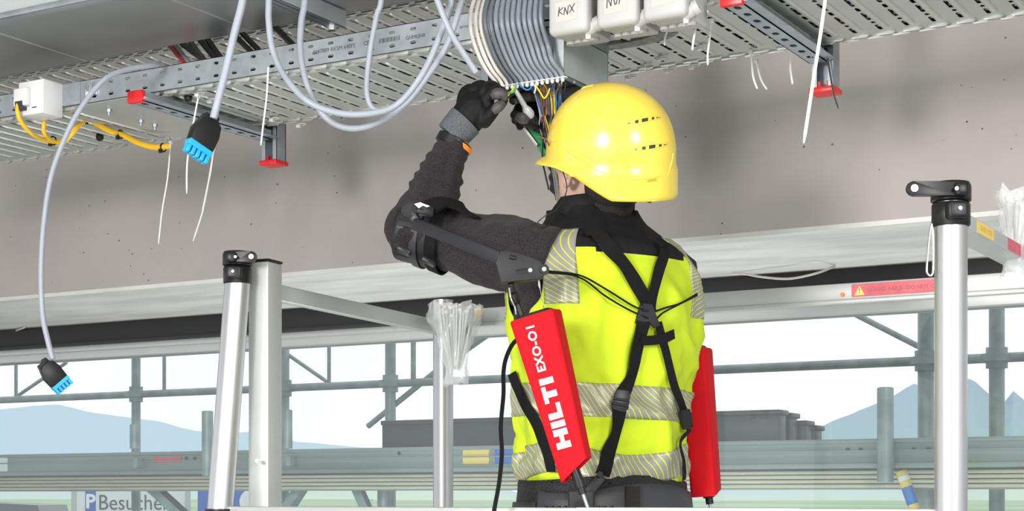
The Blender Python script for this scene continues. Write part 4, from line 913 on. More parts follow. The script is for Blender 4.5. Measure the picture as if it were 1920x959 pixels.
# knitted shirt: both sleeves as one garment running under the vest
def sleeve(bm, S_, E_, W_, rs, seed):
    up = (S_-E_).normalized(); dn = (W_-E_).normalized()
    path = cr([S_-up*-.0+up*.05, S_, S_.lerp(E_, .33), S_.lerp(E_, .68), E_+(-(up+dn))*.006, E_.lerp(W_, .34), E_.lerp(W_, .68), W_], 12); rr = crv(rs, 12); n = 30
    nrm = up.cross(dn).normalized(); rings = []; N = len(path); Lacc = 0
    for i, p in enumerate(path):
        t = (path[min(i+1, N-1)]-path[max(i-1, 0)]).normalized(); nrm = (nrm-t*nrm.dot(t)).normalized(); bn = t.cross(nrm); Lacc += (p-path[max(i-1, 0)]).length
        ring = []
        for k in range(n):
            a = 2*math.pi*k/n; d = nrm*math.cos(a)+bn*math.sin(a)
            fold = .0038*math.sin(Lacc*240+1.5*math.sin(a*1.0+seed)+2.5*noise.noise(Vector((a*.6, Lacc*9, seed))))*max(0, min(1, (i-48)/20)) + .013*noise.noise(Vector((math.cos(a)*1.3, math.sin(a)*1.3, Lacc*11+seed)))+.008*noise.noise(Vector((math.cos(a)*2.5, math.sin(a)*2.5+Lacc*22, Lacc*34)))
            ring.append(bm.verts.new(p+d*(rr[i]+fold*(.6 if i > 84-8 else 1))))
        rings.append(ring)
    for a, c in zip(rings, rings[1:]):
        for k in range(n): bm.faces.new((a[k], a[(k+1) % n], c[(k+1) % n], c[k]))
    bm.faces.new(rings[0][::-1]); bm.faces.new(rings[-1])
b = B()
sleeve(b, LS, LE, LE.lerp(LW_, .87), [.072, .078, .073, .062, .052, .051, .045, .034], 1.)
sleeve(b, RS, RE, RW, [.06, .066, .062, .055, .050, .048, .042, .033], 2.)
r_ = loft(b, [-.12, 0, .1, .2, .3, .4, .46, .5, .53], -.006); b.faces.new(r_[0][::-1]); b.faces.new(r_[-1])
ell(b, PL(.155, .0, .375), (.062, .062, .095), None, 20, 14)          # slack cloth under the raised arm
b = remesh(b, .0042, 1, .4); lab(obj('knit_shirt', b, shirtm, man, 80), 'charcoal knit shirt with ribbed wrinkled sleeves')
# high visibility vest
VO, WR = .012, .0145
NV = 132; zs = [-.012+i*.0095 for i in range(58)]
vest = B(); rings = []
def vz(phi, z): return z
for z in zs:
    rings.append([vest.verts.new(TS(2*math.pi*k/NV, z, VO, WR)) for k in range(NV)])
for i, (ra, rb) in enumerate(zip(rings, rings[1:])):
    for k in range(NV):
        ph = 360*(k+.5)/NV; z = zs[i]
        arm = 0
        for c0 in (88, 272):
            if ((ph-c0)/24)**2+((z-.45)/.10)**2 < 1: arm = 1
        if arm: continue
        f = vest.faces.new((ra[k], ra[(k+1) % NV], rb[(k+1) % NV], rb[k]))
        back = 90 < ph < 270
        yoke = (.505-.02*math.cos(math.radians(ph-180))) if back else .50
        f.material_index = 1 if z > yoke+.004 else 0
idx = {}
for i, ring in enumerate(rings):
    for k, v in enumerate(ring): idx[v] = (360*k/NV, zs[i])
for v in list(vest.verts):
    if not v.link_faces: vest.verts.remove(v); continue
    if v.is_boundary:
        p_, z_ = idx[v]
        for c0 in (88, 272):
            dp, dz = (p_-c0)/24, (z_-.45)/.10; q_ = math.hypot(dp, dz)
            if .6 < q_ < 1.5 and z_ < .525: v.co = TS(math.radians(c0+24*dp/q_), min(.5291, .45+.10*dz/q_), VO, WR)
vest.normal_update(); solid_src = vest.copy(); bvh = BVHTree.FromBMesh(solid_src)
vo = obj('safety_vest', vest, [vestm, yokem], man, 70); lab(vo, 'fluorescent yellow vest with grey striped reflective bands')
sm = vo.modifiers.new('t', 'SOLIDIFY'); sm.thickness = .002; sm.offset = 1
EYE = Vector((0, 0, CZ))
def cast(px, py, off=0., bv=None):
    d = (W(px, py, 1.)-EYE).normalized(); h, n, i, q = (bv or bvh).ray_cast(EYE, d)
    if h is None: h, n, i, q = (bv or bvh).find_nearest(W(px, py, 3.32))
    if n.dot(d) > 0: n = -n
    return h+n*off, n
def patch(rows, off, slope, nm, m, par, un=40):
    """cloth band sewn on the vest: rows = list of (left, right) polylines of angle/height, evaluated on the vest surface"""
    bm = B(); uvl = bm.loops.layers.uv.new('UVMap'); g = []
    for r in rows: g.append([bm.verts.new(TS(p, z, VO+off, WR)) for p, z in r])
    def uvc(i, j):
        p, z = rows[i][j]; a, c, *_ = secs(z); u = p*.5*(a+c); return (u*slope[0]+z*slope[1], z)
    for i in range(len(g)-1):
        for j in range(len(g[0])-1):
            f = bm.faces.new((g[i][j], g[i][j+1], g[i+1][j+1], g[i+1][j]))
            for lp, (a, c) in zip(f.loops, ((i, j), (i, j+1), (i+1, j+1), (i+1, j))): lp[uvl].uv = uvc(a, c)
    o = obj(nm, bm, m, par, 80); s = o.modifiers.new('t', 'SOLIDIFY'); s.thickness = .0015; s.offset = 1; return o
R_ = math.radians
def hband(z0, z1, slope, nm, tilt=lambda p: 0):
    n = 200; rows = [[(2*math.pi*j/n, z0+(z1-z0)*i/8+tilt(2*math.pi*j/n)) for j in range(n+1)] for i in range(9)]
    return lab(patch(rows, .0025, slope, nm, stripem, vo), 'grey reflective band with thin diagonal lime lines')
hband(.160, .228, (.93, .36), 'reflective_band', lambda p: .006*math.sin(p+.6))
hband(.036, .098, (.93, .36), 'reflective_band', lambda p: .014*math.sin(3*p+2.2))
def vband(p0, p1, z0, z1, slope):
    rows = [[(R_(p0+(p1-p0)*j/12), z0+(z1-z0)*i/40) for j in range(13)] for i in range(41)]
    return lab(patch(rows, .0025, slope, 'reflective_band', stripem, vo), 'grey reflective shoulder band with diagonal lime lines')
vband(112, 136, .385, .545, (.5, .87)); vband(214, 234, .375, .545, (-.5, .87))
vband(34, 54, .375, .54, (.5, .87)); vband(306, 326, .375, .54, (-.5, .87))
# jacket collar and shoulder yoke
b = B(); loft(b, [.485, .495, .505, .515, .525, .535, .545, .555, .565, .575, .585, .595, .605], .010, 96, WR*.8); lab(obj('shoulder_yoke', b, yokem, vo, 70), 'black softshell shoulder yoke')
b = B(); rings = []; n = 48
for zz, sc_, of in ((.535, 1.22, 0), (.56, 1.16, 0), (.585, 1.14, 0), (.612, 1.13, .0), (.634, 1.15, .0), (.640, 1.10, 0), (.628, 1.02, 0), (.60, .98, 0)):
    ring = []
    for k in range(n):
        a = 2*math.pi*k/n; c, s = math.cos(a), math.sin(a)
        hz = zz-.030*max(0, c)-(.012*(1+s)*.5)
        wv = 1+.05*noise.noise(Vector((c*2, s*2, zz*22)))
        x = .078*sc_*s*wv; y = .076*sc_*c*wv+.032
        ring.append(b.verts.new(PL(x, y, hz)))
    rings.append(ring)
for ra, rb in zip(rings, rings[1:]):
    for k in range(n): b.faces.new((ra[k], ra[(k+1) % n], rb[(k+1) % n], rb[k]))
b.normal_update(); cbv = BVHTree.FromBMesh(b); col_ = lab(obj('collar', b, yokem, vo, 70), 'black stand-up collar')
b = B(); tube(b, cr([cast(x, y, .002, cbv)[0] for x, y in ((1180, 396), (1164, 398), (1158, 407), (1168, 417), (1184, 423), (1192, 428))], 5), .0016, 6); tube(b, cr([cast(x, y, .002, cbv)[0] for x, y in ((1180, 396), (1190, 402), (1198, 411), (1194, 420), (1188, 425))], 5), .0012, 6); lab(obj('stitched_loop', b, cabw, col_), 'pale stitched loop edge')
# gloves
def hand(palm, back, fingers, thumb, m_back, nm, lb, voxel=.0032, extra=()):
    bm = B()
    for c, r in palm: ell(bm, c, r, None, 16, 12) if not isinstance(r, tuple) or len(r) == 3 else None
    for pts, rs in fingers+[thumb]+list(extra):
        tube(bm, cr(pts, 5), crv(rs, 5), 12); ell(bm, pts[0], (rs[0],)*3, None, 12, 8); ell(bm, pts[-1], (rs[-1],)*3, None, 12, 8)
    bm = remesh(bm, voxel, 3, .5); o = obj(nm, bm, m_back, man, 80); lab(o, lb); return o
P = W
# left hand: wrist low left, back towards us, fingers folding over to the pinch at the right
pts4 = [(866, 196, 3.435), (885, 188, 3.43), (904, 192, 3.425), (918, 202, 3.42)]
wr = P(868, 240, 3.43)
palmp = []
for (x, y, d) in ((866, 217, 3.434), (886, 226, 3.428), (902, 220, 3.425), (872, 202, 3.434), (891, 202, 3.428), (908, 196, 3.425)):
    palmp.append((P(x, y, d), (.023, .018, .023)))
fl = [([P(866, 190, 3.44), P(871, 174, 3.445), P(882, 166, 3.485), P(890, 176, 3.51)], [.0125, .012, .0105, .009]),
      ([P(882, 182, 3.432), P(890, 166, 3.437), P(904, 160, 3.475), P(912, 170, 3.505)], [.0135, .013, .0115, .0095]),
      ([P(902, 182, 3.425), P(911, 166, 3.425), P(924, 161, 3.455), P(934, 170, 3.485)], [.0135, .013, .0115, .0095]),
      ([P(912, 188, 3.418), P(924, 174, 3.412), P(940, 172, 3.410), P(945, 188, 3.415)], [.0135, .013, .0115, .0095])]
th = ([P(908, 226, 3.418), P(920, 214, 3.405), P(930, 203, 3.40), P(943, 193, 3.405)], [.017, .0145, .012, .0095])
g1 = hand(palmp, None, fl, th, glovem, 'left_glove', 'black work glove, fingers pinching a wire', extra=[([P(862, 240, 3.43), P(876, 222, 3.43), P(887, 206, 3.43)], [.034, .0375, .036])])
b = B(); tube(b, cr([P(922, 182, 3.392), P(931, 177, 3.388), P(941, 177, 3.388), P(946, 188, 3.395)], 5), crv([.007, .0125, .0118, .008], 5), 12); lab(obj('palm_coating', b, palmm, g1, 80), 'grey rubber coating on forefinger')
b = B(); tube(b, cr([P(924, 210, 3.384), P(934, 201, 3.382), P(944, 194, 3.388)], 5), crv([.007, .0115, .008], 5), 12); lab(obj('palm_coating', b, palmm, g1, 80), 'grey rubber coating on thumb')
def cuff(p0, p1, r0, r1, nm, par):
    b = B(); n = 64; rings = []; M = frame(p0, p1); Lc = (p1-p0).length
    for i in range(9):
        t = i/8; r = (r0+(r1-r0)*t)
        rings.append([b.verts.new(M @ Vector((Lc*t, math.cos(2*math.pi*k/n)*(r+.0012*(k % 2))*1.08, math.sin(2*math.pi*k/n)*(r+.0012*(k % 2))))) for k in range(n)])
    for ra, rb in zip(rings, rings[1:]):
        for k in range(n): b.faces.new((ra[k], ra[(k+1) % n], rb[(k+1) % n], rb[k]))
    b.faces.new(rings[0][::-1]); b.faces.new(rings[-1]); o = obj(nm, b, cuffm, par, 80); lab(o, 'grey ribbed knit cuff'); return o
cuff(P(846, 256, 3.43), P(873, 226, 3.428), .034, .0375, 'cuff', g1)
wt = B(); M = frame(P(846, 278, 3.43), P(856, 260, 3.43)); 
tube(wt, [M @ Vector((0, 0, 0)), M @ Vector((.002, 0, 0)), M @ Vector((.019, 0, 0)), M @ Vector((.021, 0, 0))], [.036, .039, .039, .036], 36); wto = obj('wristband', wt, blackp, man); lab(wto, 'black wristband')
wt = B(); tube(wt, [M @ Vector((.004, .0, 0))+SX*.006, M @ Vector((.014, .0, 0))+SX*.006], [.0365, .0365], 36); lab(obj('band_edge', wt, orangem, wto), 'orange inner edge')
# right hand: closed round a screwdriver
rw = P(1046, 240, 3.56)
pr_ = [(P(x, y, d), (.022, .021, .022)) for x, y, d in ((1030, 226, 3.555), (1020, 212, 3.56), (1026, 198, 3.565), (1036, 212, 3.56), (1012, 226, 3.55))]
fr = [([P(1024, 192, 3.55), P(1006, 176, 3.53), P(984, 178, 3.50), P(962, 189, 3.47)], [.0145, .0135, .012, .0095]),
      ([P(1022, 204, 3.56), P(1000, 190, 3.55), P(978, 197, 3.52), P(968, 212, 3.49)], [.014, .013, .0115, .010]),
      ([P(1020, 216, 3.56), P(996, 206, 3.56), P(972, 215, 3.53), P(966, 226, 3.50)], [.0135, .0125, .011, .009]),
      ([P(1020, 228, 3.56), P(998, 222, 3.56), P(978, 228, 3.53), P(975, 238, 3.505)], [.0125, .0115, .010, .0085])]
tr_ = ([P(1026, 238, 3.53), P(1004, 232, 3.50), P(984, 224, 3.485), P(966, 216, 3.48)], [.019, .0165, .0145, .0115])
g2 = hand(pr_, None, fr, tr_, glovem, 'right_glove', 'black work glove closed around a screwdriver', extra=[([rw, P(1036, 232, 3.555), P(1026, 218, 3.555)], [.030, .034, .032])])
b = B(); tube(b, cr([P(1014, 186, 3.528), P(1000, 180, 3.512), P(984, 183, 3.488), P(966, 190, 3.462)], 6), crv([.007, .0125, .0115, .006], 6), 12); lab(obj('palm_coating', b, palmm, g2, 80), 'grey rubber coating on forefinger')
b = B(); tube(b, cr([P(990, 226, 3.475), P(978, 221, 3.468), P(967, 217, 3.468)], 6), crv([.008, .0125, .007], 6), 12); lab(obj('palm_coating', b, palmm, g2, 80), 'grey rubber coating on thumb')
cuff(P(1058, 252, 3.56), P(1042, 238, 3.56), .033, .035, 'cuff', g2)
# screwdriver with a clear shaft, and a green tool tucked below
sd_ = thing('screwdriver', 'screwdriver with a clear sheathed shaft and grey collar in right glove', 'screwdriver', P(990, 208, 3.475))
b = B(); tube(b, [P(966, 167, 3.44), P(969, 173, 3.443), P(986, 203, 3.465)], [.0035, .0048, .0062], 12); lab(obj('shaft', b, toolm, sd_), 'clear shaft')
b = B(); tube(b, [P(985, 201, 3.464), P(987, 206, 3.466), P(993, 214, 3.473), P(996, 219, 3.478)], [.007, .0105, .0112, .008], 16); obj('collar', b, toolm, sd_)
b = B(); tube(b, [P(994, 216, 3.476), P(1002, 229, 3.49), P(1010, 242, 3.505)], [.009, .0105, .009], 14); obj('handle', b, greyp, sd_)
gt = thing('green_tool', 'green plastic tool with pale edge held under the right glove', 'tool', P(1005, 258, 3.52))
b = B(); M = sign_frame(1004, 256, 3.53); q_ = lambda x, y: ((x-1004)/F_PX*3.53, -(y-256)/F_PX*3.53)
prism(b, [q_(980, 236), q_(1000, 242), q_(1012, 252), q_(1020, 262), q_(1016, 272), q_(1007, 271)], -.008, .008, M, .002); obj('body', b, greenp, gt)
b = B(); bar(b, P(979, 236, 3.52), P(1007, 273, 3.52), .003, .018, (SY, -CY, 0)); lab(obj('edge', b, whitep, gt), 'pale edge')
b = B(); bar(b, P(1009, 270, 3.53), P(1022, 290, 3.53), .012, .010); obj('nose', b, greenp, gt)
# trousers and boots
b = B(); r_ = loft(b, [-.20, -.16, -.1, -.04, .03], -.004); b.faces.new(r_[0][::-1]); b.faces.new(r_[-1])
for s in (1, -1):
    hip, kn, an = PL(.095*s, 0, -.13), PL(.105*s, .03, -.53), PL(.115*s, -.02, PZ-CZ+.10); limb(b, [hip, hip.lerp(kn, .5), kn, kn.lerp(an, .5), an], [.105, .092, .078, .074, .066], 20)
b = remesh(b, .009, 3, .5); obj('trousers', b, trousm, man, 80)
for s in (1, -1):
    b = B(); limb(b, [PL(.115*s, -.02, PZ-CZ+.15), PL(.116*s, -.02, PZ-CZ+.06)], [.058, .052]); limb(b, [PL(.116*s, -.03, PZ-CZ+.05), PL(.122*s, .07, PZ-CZ+.05), PL(.127*s, .16, PZ-CZ+.042)], [.048, .048, .040])
    b = remesh(b, .006, 3, .5)
    for v in b.verts: v.co.z = max(v.co.z, PZ+.001)
    obj('boot', b, bootm, man, 80)
# ---------------------------------------------------------------- safety helmet
hc = W(1144, 278, 3.40); HP = math.radians(13)
def HH(f, l, u): return HL(f*1.03, l*1.03, u*1.05, hc, HP, math.radians(-14), math.radians(51))
HLM = Matrix([HH(1, 0, 0)-hc, HH(0, 1, 0)-hc, HH(0, 0, 1)-hc]).transposed().to_4x4(); HLM.translation = hc
def shell(az, t, off=0.):
    """az 0 = front, 90 = left; t 0 = lower edge .. 1 = crown"""
    c, s = math.cos(az), math.sin(az)
    fl = .138 if c > 0 else .142; wl = .116
    q0 = max(0, min(1, (.85-c)/1.45)); zr = -.022-.064*q0**1.75
    z = zr+(.128-zr)*math.sin(t*math.pi/2)**.96
    q = max(0, min(1, (z+.02)/.148)); prof = (1-q**2.35)**(1/2.05)
    r = 1/math.sqrt((c/fl)**2+(s/wl)**2)
    fl_out = .004*max(0, (-.012-z)/.06)
    band = .0035*(1/(1+math.exp((z+.030+.004*c)*900)))            # lower band stands proud
    return Vector(((r*prof+fl_out+band+off)*c, (r*prof+fl_out+band+off)*s, z+off*q))
he = thing('safety_helmet', 'glossy yellow safety helmet with side vents on the worker', 'helmet', hc+Vector((0, 0, -.05)))
b = B(); NA, NT = 96, 40; rings = []
ts = [0]+[(i/(NT-1))**1.0 for i in range(1, NT)]
# brim rings first
for e in (1.0, .97, .75, .5, .25):
    ring = []
    for k in range(NA):
        az = 2*math.pi*k/NA; p = shell(az, 0); a_ = math.degrees(az); a_ = a_-360 if a_ > 180 else a_
        wgt = max(0, math.cos(az*1.0))**1.6 if abs(a_) < 90 else 0
        p = p+Vector((math.cos(az), math.sin(az)*.9, 0))*(.026*wgt*e)+Vector((0, 0, -.016*wgt*e**1.3-(.006 if e == 1. else 0)*wgt)); ring.append(b.verts.new(HLM @ p))
    rings.append(ring)
for t in ts[:-1]: rings.append([b.verts.new(HLM @ shell(2*math.pi*k/NA, t*.985)) for k in range(NA)])
for ra, rb in zip(rings, rings[1:]):
    for k in range(NA): b.faces.new((ra[k], ra[(k+1) % NA], rb[(k+1) % NA], rb[k]))
b.faces.new(rings[-1])
bmesh.ops.remove_doubles(b, verts=b.verts, dist=.00002)
b.normal_update(); hbv = BVHTree.FromBMesh(b)
ho = obj('shell', b, yelp, he, 75); sm = ho.modifiers.new('t', 'SOLIDIFY'); sm.thickness = .003; sm.offset = -1
def on_h(px, py, off=0.): return cast(px, py, off, hbv)
def hline(pts, r, nm, m=yelp, off=0.):
    P = cr([on_h(x, y, off)[0] for x, y in pts], 6); b = B(); tube(b, P, r, 8); return obj(nm, b, m, he, 80)
hline([(1096, 178), (1122, 206), (1143, 240), (1156, 276), (1153, 285), (1128, 304), (1098, 292), (1064, 270)], .0024, 'side_panel_ridge', off=-.0004)
hline([(1036, 262), (1064, 283), (1096, 305), (1120, 320), (1150, 330), (1190, 336), (1230, 332), (1262, 318)], .0022, 'band_ridge', off=-.0006)
hline([(1170, 292), (1176, 320), (1184, 336)], .0024, 'rear_ridge', off=-.0004); hline([(1262, 288), (1258, 310), (1252, 330)], .0024, 'rear_ridge', off=-.0004)
hline([(1076, 174), (1092, 166), (1112, 160)], .003, 'crown_ridge', off=-.001)
for (x0, y0, x1, y1) in ((1174, 233, 1238, 220), (1187, 282, 1252, 271)):
    b = B(); n = 16; up = []; dn = []
    for i in range(n+1):
        t = i/n; x = x0+(x1-x0)*t; y = y0+(y1-y0)*t; h = 4.6*math.sin(math.pi*t)**.7+.4
        up.append(x and (x, y-h)); dn.append((x, y+h*.75))
    loop_ = [on_h(x, y, .0002)[0] for x, y in up+dn[::-1]]; tube(b, loop_+[loop_[0]], .0013, 6); v_ = obj('vent_rim', b, yelp, he, 80)
    for (ta, tb) in ((.02, .11), (.26, .36), (.46, .64), (.75, .82), (.89, .95)):
        b = B(); pr = []
        for t, sgn in ((ta, -1), (tb, -1), (tb, 1), (ta, 1)):
            x = x0+(x1-x0)*t; y = y0+(y1-y0)*t; h = 3.4*math.sin(math.pi*t)**.7+.4; pr.append(on_h(x, y+sgn*h, .0006)[0])
        c_ = sum(pr, Vector())/4; n_ = on_h(x0+(x1-x0)*(ta+tb)/2, y0+(y1-y0)*(ta+tb)/2)[1]
        a1 = [b.verts.new(p) for p in pr]; a2 = [b.verts.new(p-n_*.006) for p in pr]
        b.faces.new(a1); b.faces.new(a2[::-1])
        for i in range(4): b.faces.new((a1[i], a1[(i+1) % 4], a2[(i+1) % 4], a2[i]))
        obj('vent_slot', b, girderm, v_)
b = B(); bar(b, on_h(1214, 340, 0)[0], on_h(1230, 337, 0)[0], .003, .004); obj('rear_clip', b, mat('helmet_dark_yellow', (.45, .30, .01), .4), he)
b = B(); P_ = [HH(.100*math.cos(a), .085*math.sin(a), -.030-.035*max(0, -math.cos(a))) for a in [2*math.pi*k/40 for k in range(41)]]; tube(b, P_, [(.010, .0025)]*41, 8, flat=(0, 0, 1)); lab(obj('headband', b, blackp, he), 'black headband')
b = B(); tube(b, cr([HH(-.095, .03, -.055), HH(-.10, 0, -.085), HH(-.095, -.03, -.06)], 6), [(.014, .004)]*13, 8, flat=(0, 0, 1)); lab(obj('nape_strap', b, blackp, he), 'black nape strap')
# ---------------------------------------------------------------- exoskeleton
ex = thing('arm_support_harness', 'black and red wearable arm-support harness on the worker', 'harness', PL(0, -.2, -.06))
def strap(pts, wd, nm='strap', off=.0085, m=webm, lb=None, th=.0022):
    pp = cr([(x, y, 0) for x, y in pts], 7); Q = [cast(p.x, p.y, off) for p in pp]
    P = [q[0] for q in Q]; N_ = [q[1] for q in Q]
    for _ in range(6):                                          # webbing is stiff: relax points and normals
        P = [P[0]]+[(P[i-1]+P[i]*2+P[i+1])/4 for i in range(1, len(P)-1)]+[P[-1]]; N_ = [N_[0]]+[(N_[i-1]+N_[i]+N_[i+1]).normalized() for i in range(1, len(N_)-1)]+[N_[-1]]
    P = [p+n*.0025 for p, n in zip(P, N_)]
    b = B(); ribbon(b, P, N_, wd, th); o = obj(nm, b, m, ex, 60)
    if lb: lab(o, lb)
    return o
strap([(1088, 428), (1120, 448), (1150, 482), (1176, 516), (1198, 552), (1214, 590)], .031, lb='left shoulder strap')
strap([(1238, 452), (1237, 480), (1228, 512), (1215, 552), (1210, 590)], .024, off=.011, lb='right shoulder strap')
strap([(1202, 605), (1190, 640), (1180, 690), (1166, 735), (1152, 790), (1138, 840), (1129, 885)], .030, lb='left back strap')
strap([(1226, 608), (1236, 640), (1248, 690), (1262, 740), (1276, 775), (1284, 800)], .019, off=.010, lb='right back strap')
strap([(1284, 800), (1293, 840), (1305, 880), (1316, 915)], .010, off=.012, lb='thin strap end')
strap([(1192, 632), (1210, 634), (1232, 634), (1252, 626)], .020, off=.013, lb='strap keeper'); 
strap([(966, 700), (980, 735), (1000, 780), (1022, 830), (1040, 880)], .022, lb='side strap behind the left pod')
def vplate(pts, off, th, nm, m=greyp, bev=.0015, lb=None):
    Q = [cast(x, y, 0) for x, y in pts]; n_ = (sum((q[1] for q in Q), Vector()).normalized()+Vector((SY, -CY, 0))*.6).normalized(); c_ = sum((q[0] for q in Q), Vector())/len(Q)+n_*off
    M = Matrix((Vector((0, 0, 1)).cross(n_).normalized(), n_.cross(Vector((0, 0, 1)).cross(n_)).normalized(), n_)).transposed().to_4x4(); M.translation = c_; Mi = M.inverted()
    poly = []
    for x, y in pts:
        r_d = (W(x, y, 1.)-EYE).normalized(); v = Mi @ (EYE+r_d*((c_-EYE).dot(n_)/r_d.dot(n_))); poly.append((v.x, v.y))
    b = B(); prism(b, poly, -.002, th, M, bev); o = obj(nm, b, m, ex)
    global PLANE; PLANE = (c_, n_)
    if lb: lab(o, lb)
    return o
def on_plane(x, y, h):
    c_, n_ = PLANE; r_d = (W(x, y, 1.)-EYE).normalized(); return EYE+r_d*((c_+n_*h-EYE).dot(n_)/r_d.dot(n_))
xp = vplate([(1200, 569), (1222, 571), (1227, 590), (1237, 611), (1226, 616), (1216, 603), (1208, 603), (1202, 612), (1190, 606), (1197, 588)], .015, .004, 'cross_plate', lb='plastic strap junction')
vplate([(1206, 579), (1217, 581), (1216, 585), (1205, 584)], .0205, .0012, 'slot', blackp, 0)
bk = vplate([(1157, 731), (1178, 733), (1181, 740), (1177, 768), (1168, 775), (1148, 768), (1146, 760), (1152, 738)], .014, .006, 'buckle', blackp, .001, lb='strap buckle')
for (xa, ya, xb, yb) in ((1150, 748, 1179, 752), (1149, 757, 1178, 762)):
    b = B(); cyl(b, on_plane(xa, ya, .007), on_plane(xb, yb, .007), .0026, n=10); obj('buckle_bar', b, blackp, bk)
vplate([(1272, 772), (1288, 768), (1293, 785), (1290, 806), (1280, 806), (1275, 790)], .010, .010, 'buckle', blackp, 0)
# elastic cords from the arm joints to the plate
def cord(pts, r=.0019):
    b = B(); tube(b, cr(pts, 6), r, 8); return obj('elastic_cord', b, webm, ex)
J = W(1019, 508, 3.13)
cord([J, cast(1080, 520, .018)[0], cast(1130, 545, .012)[0], cast(1180, 572, .010)[0], cast(1199, 584, .014)[0]])
cord([J+Vector((0, 0, -.003)), cast(1080, 525, .018)[0], cast(1130, 553, .012)[0], cast(1175, 580, .010)[0], cast(1205, 600, .014)[0]])
cord([cast(1299, 552, .010)[0], cast(1270, 568, .008)[0], cast(1245, 578, .008)[0], cast(1220, 586, .013)[0]])
cord([cast(1299, 555, .010)[0], cast(1265, 574, .008)[0], cast(1240, 588, .009)[0], cast(1224, 600, .013)[0]])
# left actuator pod
def pod(top, bot, fdir, w0, w1, d0, d1, lb):
    """tapered soft cover; fdir = outward normal of the lettered face"""
    ax = (bot-top).normalized(); f = (fdir-ax*fdir.dot(ax)).normalized(); s = f.cross(ax).normalized(); L = (bot-top).length
    M = Matrix((s, -ax, f)).transposed().to_4x4(); M.translation = top                      # x across face, y up, z out
    def ring(t, ins=0.):
        wq = (w0+(w1-w0)*t)/2-ins; dq = (d0+(d1-d0)*t)/2-ins; c = min(wq, dq)*.30
        pts = []
        for cx, cy, a0 in ((wq-c, dq-c, 0), (-wq+c, dq-c, 90), (-wq+c, -dq+c, 180), (wq-c, -dq+c, 270)):
            for k in range(5): a = math.radians(a0+k*22.5); pts.append((cx+c*math.cos(a), cy+c*math.sin(a)))
        return pts
    return M, L, ring
def build_pod(top, bot, fdir, w0, w1, d0, d1, lb, cut):
    M, L, ring = pod(top, bot, fdir, w0, w1, d0, d1, lb)
    b = B(); rings = []
    seq = [(0, .006), (0.0, .002), (.012, .0)]+[(t/10, 0) for t in range(1, 11)]+[(1., .003), (.86, .004)]
    for t, ins in seq:
        slope = cut*(1 if t > .5 else 0)*max(0, (t-.5)*2)
        rings.append([b.verts.new(M @ Vector((x, -L*t+slope*x-(.0 if ins == 0 else 0), z))) for x, z in ring(t, ins)])
    for ra, rb in zip(rings, rings[1:]):
        n = len(ra)
        for k in range(n): b.faces.new((ra[k], ra[(k+1) % n], rb[(k+1) % n], rb[k]))
    b.faces.new(rings[0]); o = obj('pod_cover', b, redf, ex, 50); lab(o, lb)
    b = B(); r2 = [b.verts.new(M @ Vector((x, -L*.87+cut*.74*x, z))) for x, z in ring(.87, .004)]; b.faces.new(r2); solid(b, .002, (0, 0, 1)); obj('pod_lining', b, blackp, o)
    b = B(); r1 = [(x, z) for x, z in ring(0, .010)]; a1 = [b.verts.new(M @ Vector((x, .0, z))) for x, z in r1]; a2 = [b.verts.new(M @ Vector((x*.9, .006, z*.9))) for x, z in r1]
    b.faces.new(a2); 
    for k in range(len(a1)): b.faces.new((a1[k], a1[(k+1) % len(a1)], a2[(k+1) % len(a1)], a2[k]))
    obj('pod_top', b, blackp, o)
    # seam along the face edge
    b = B(); pts = []
    for i in range(12):
        t = i/11*.97+.015; wq = (w0+(w1-w0)*t)/2; dq = (d0+(d1-d0)*t)/2; pts.append(M @ Vector((wq*.995, -L*t+cut*max(0, (t-.5)*2)*wq, dq*.56)))
    tube(b, pts, .0009, 6); obj('seam', b, mat('dark_red_seam', (.30, .0, .006), .8), o)
    return M, L, o
pt, pb_ = W(1004, 592, 3.12), W(1081, 882, 3.12)
NF = (-L2W(.10, 1, 0)+L2W(0, 0, 0)-Vector((0, 0, CZ-CZ))); NF = Vector((SY, -CY, 0))*.94+Vector((-CY, -SY, 0))*.34
M, L, po = build_pod(pt, pb_, NF, .092, .062, .062, .046, 'tapered red fabric cover with white lettering', .55)
zf = .031
def face_M(y, x=0):
    t = -y/L; z = (.062+(.046-.062)*t)/2+.0006; tilt = math.atan2((.062-.046)/2, L)
    return M @ Matrix.Translation((x, y, z)) @ Matrix.Rotation(tilt, 4, 'X') @ Matrix.Rotation(math.pi/2, 4, 'Z')
def rects(rs, s, Mx, nm, par):
    b = B()
    for x0, y0, x1, y1 in rs: box(b, (x0*s, y0*s, -.0002), (x1*s, y1*s, .0006), 0, 1, Mx)
    return obj(nm, b, whitet, par)
# block letters with slab feet, read along the pod from its lower end upwards
def letters(Mx, hh, L_):
    s = hh/10; x = -L_/2; out = []
    def put(rs): 
        return [(x+a*s, (b0-5)*s, x+c*s, (d-5)*s) for a, b0, c, d in rs]
    glyphs = [([(0, 0, 4.4, 10), (4.4, 3.5, 8.8, 6.5), (8.8, 0, 13.2, 10)], 14.6), ([(0, 0, 4.2, 10)], 5.8), ([(0, 0, 4.2, 10), (0, 0, 10.5, 3)], 11.3), ([(3.6, 0, 7.8, 10), (0, 7, 11.4, 10)], 12.8), ([(0, 0, 4.2, 10)], 4.4)]
    tot = sum(g[1] for g in glyphs)*s; x = -tot/2
    for rs, adv in glyphs:
        rects(put(rs), 1, Mx, 'lettering', po); x += adv*s
letters(face_M(-.192, -.004), .0285, 0)
text('lettering', 'EXO-O1', .0235, face_M(-.063, -.006), whitet, po, .0004, 1.02, bold=.0006)
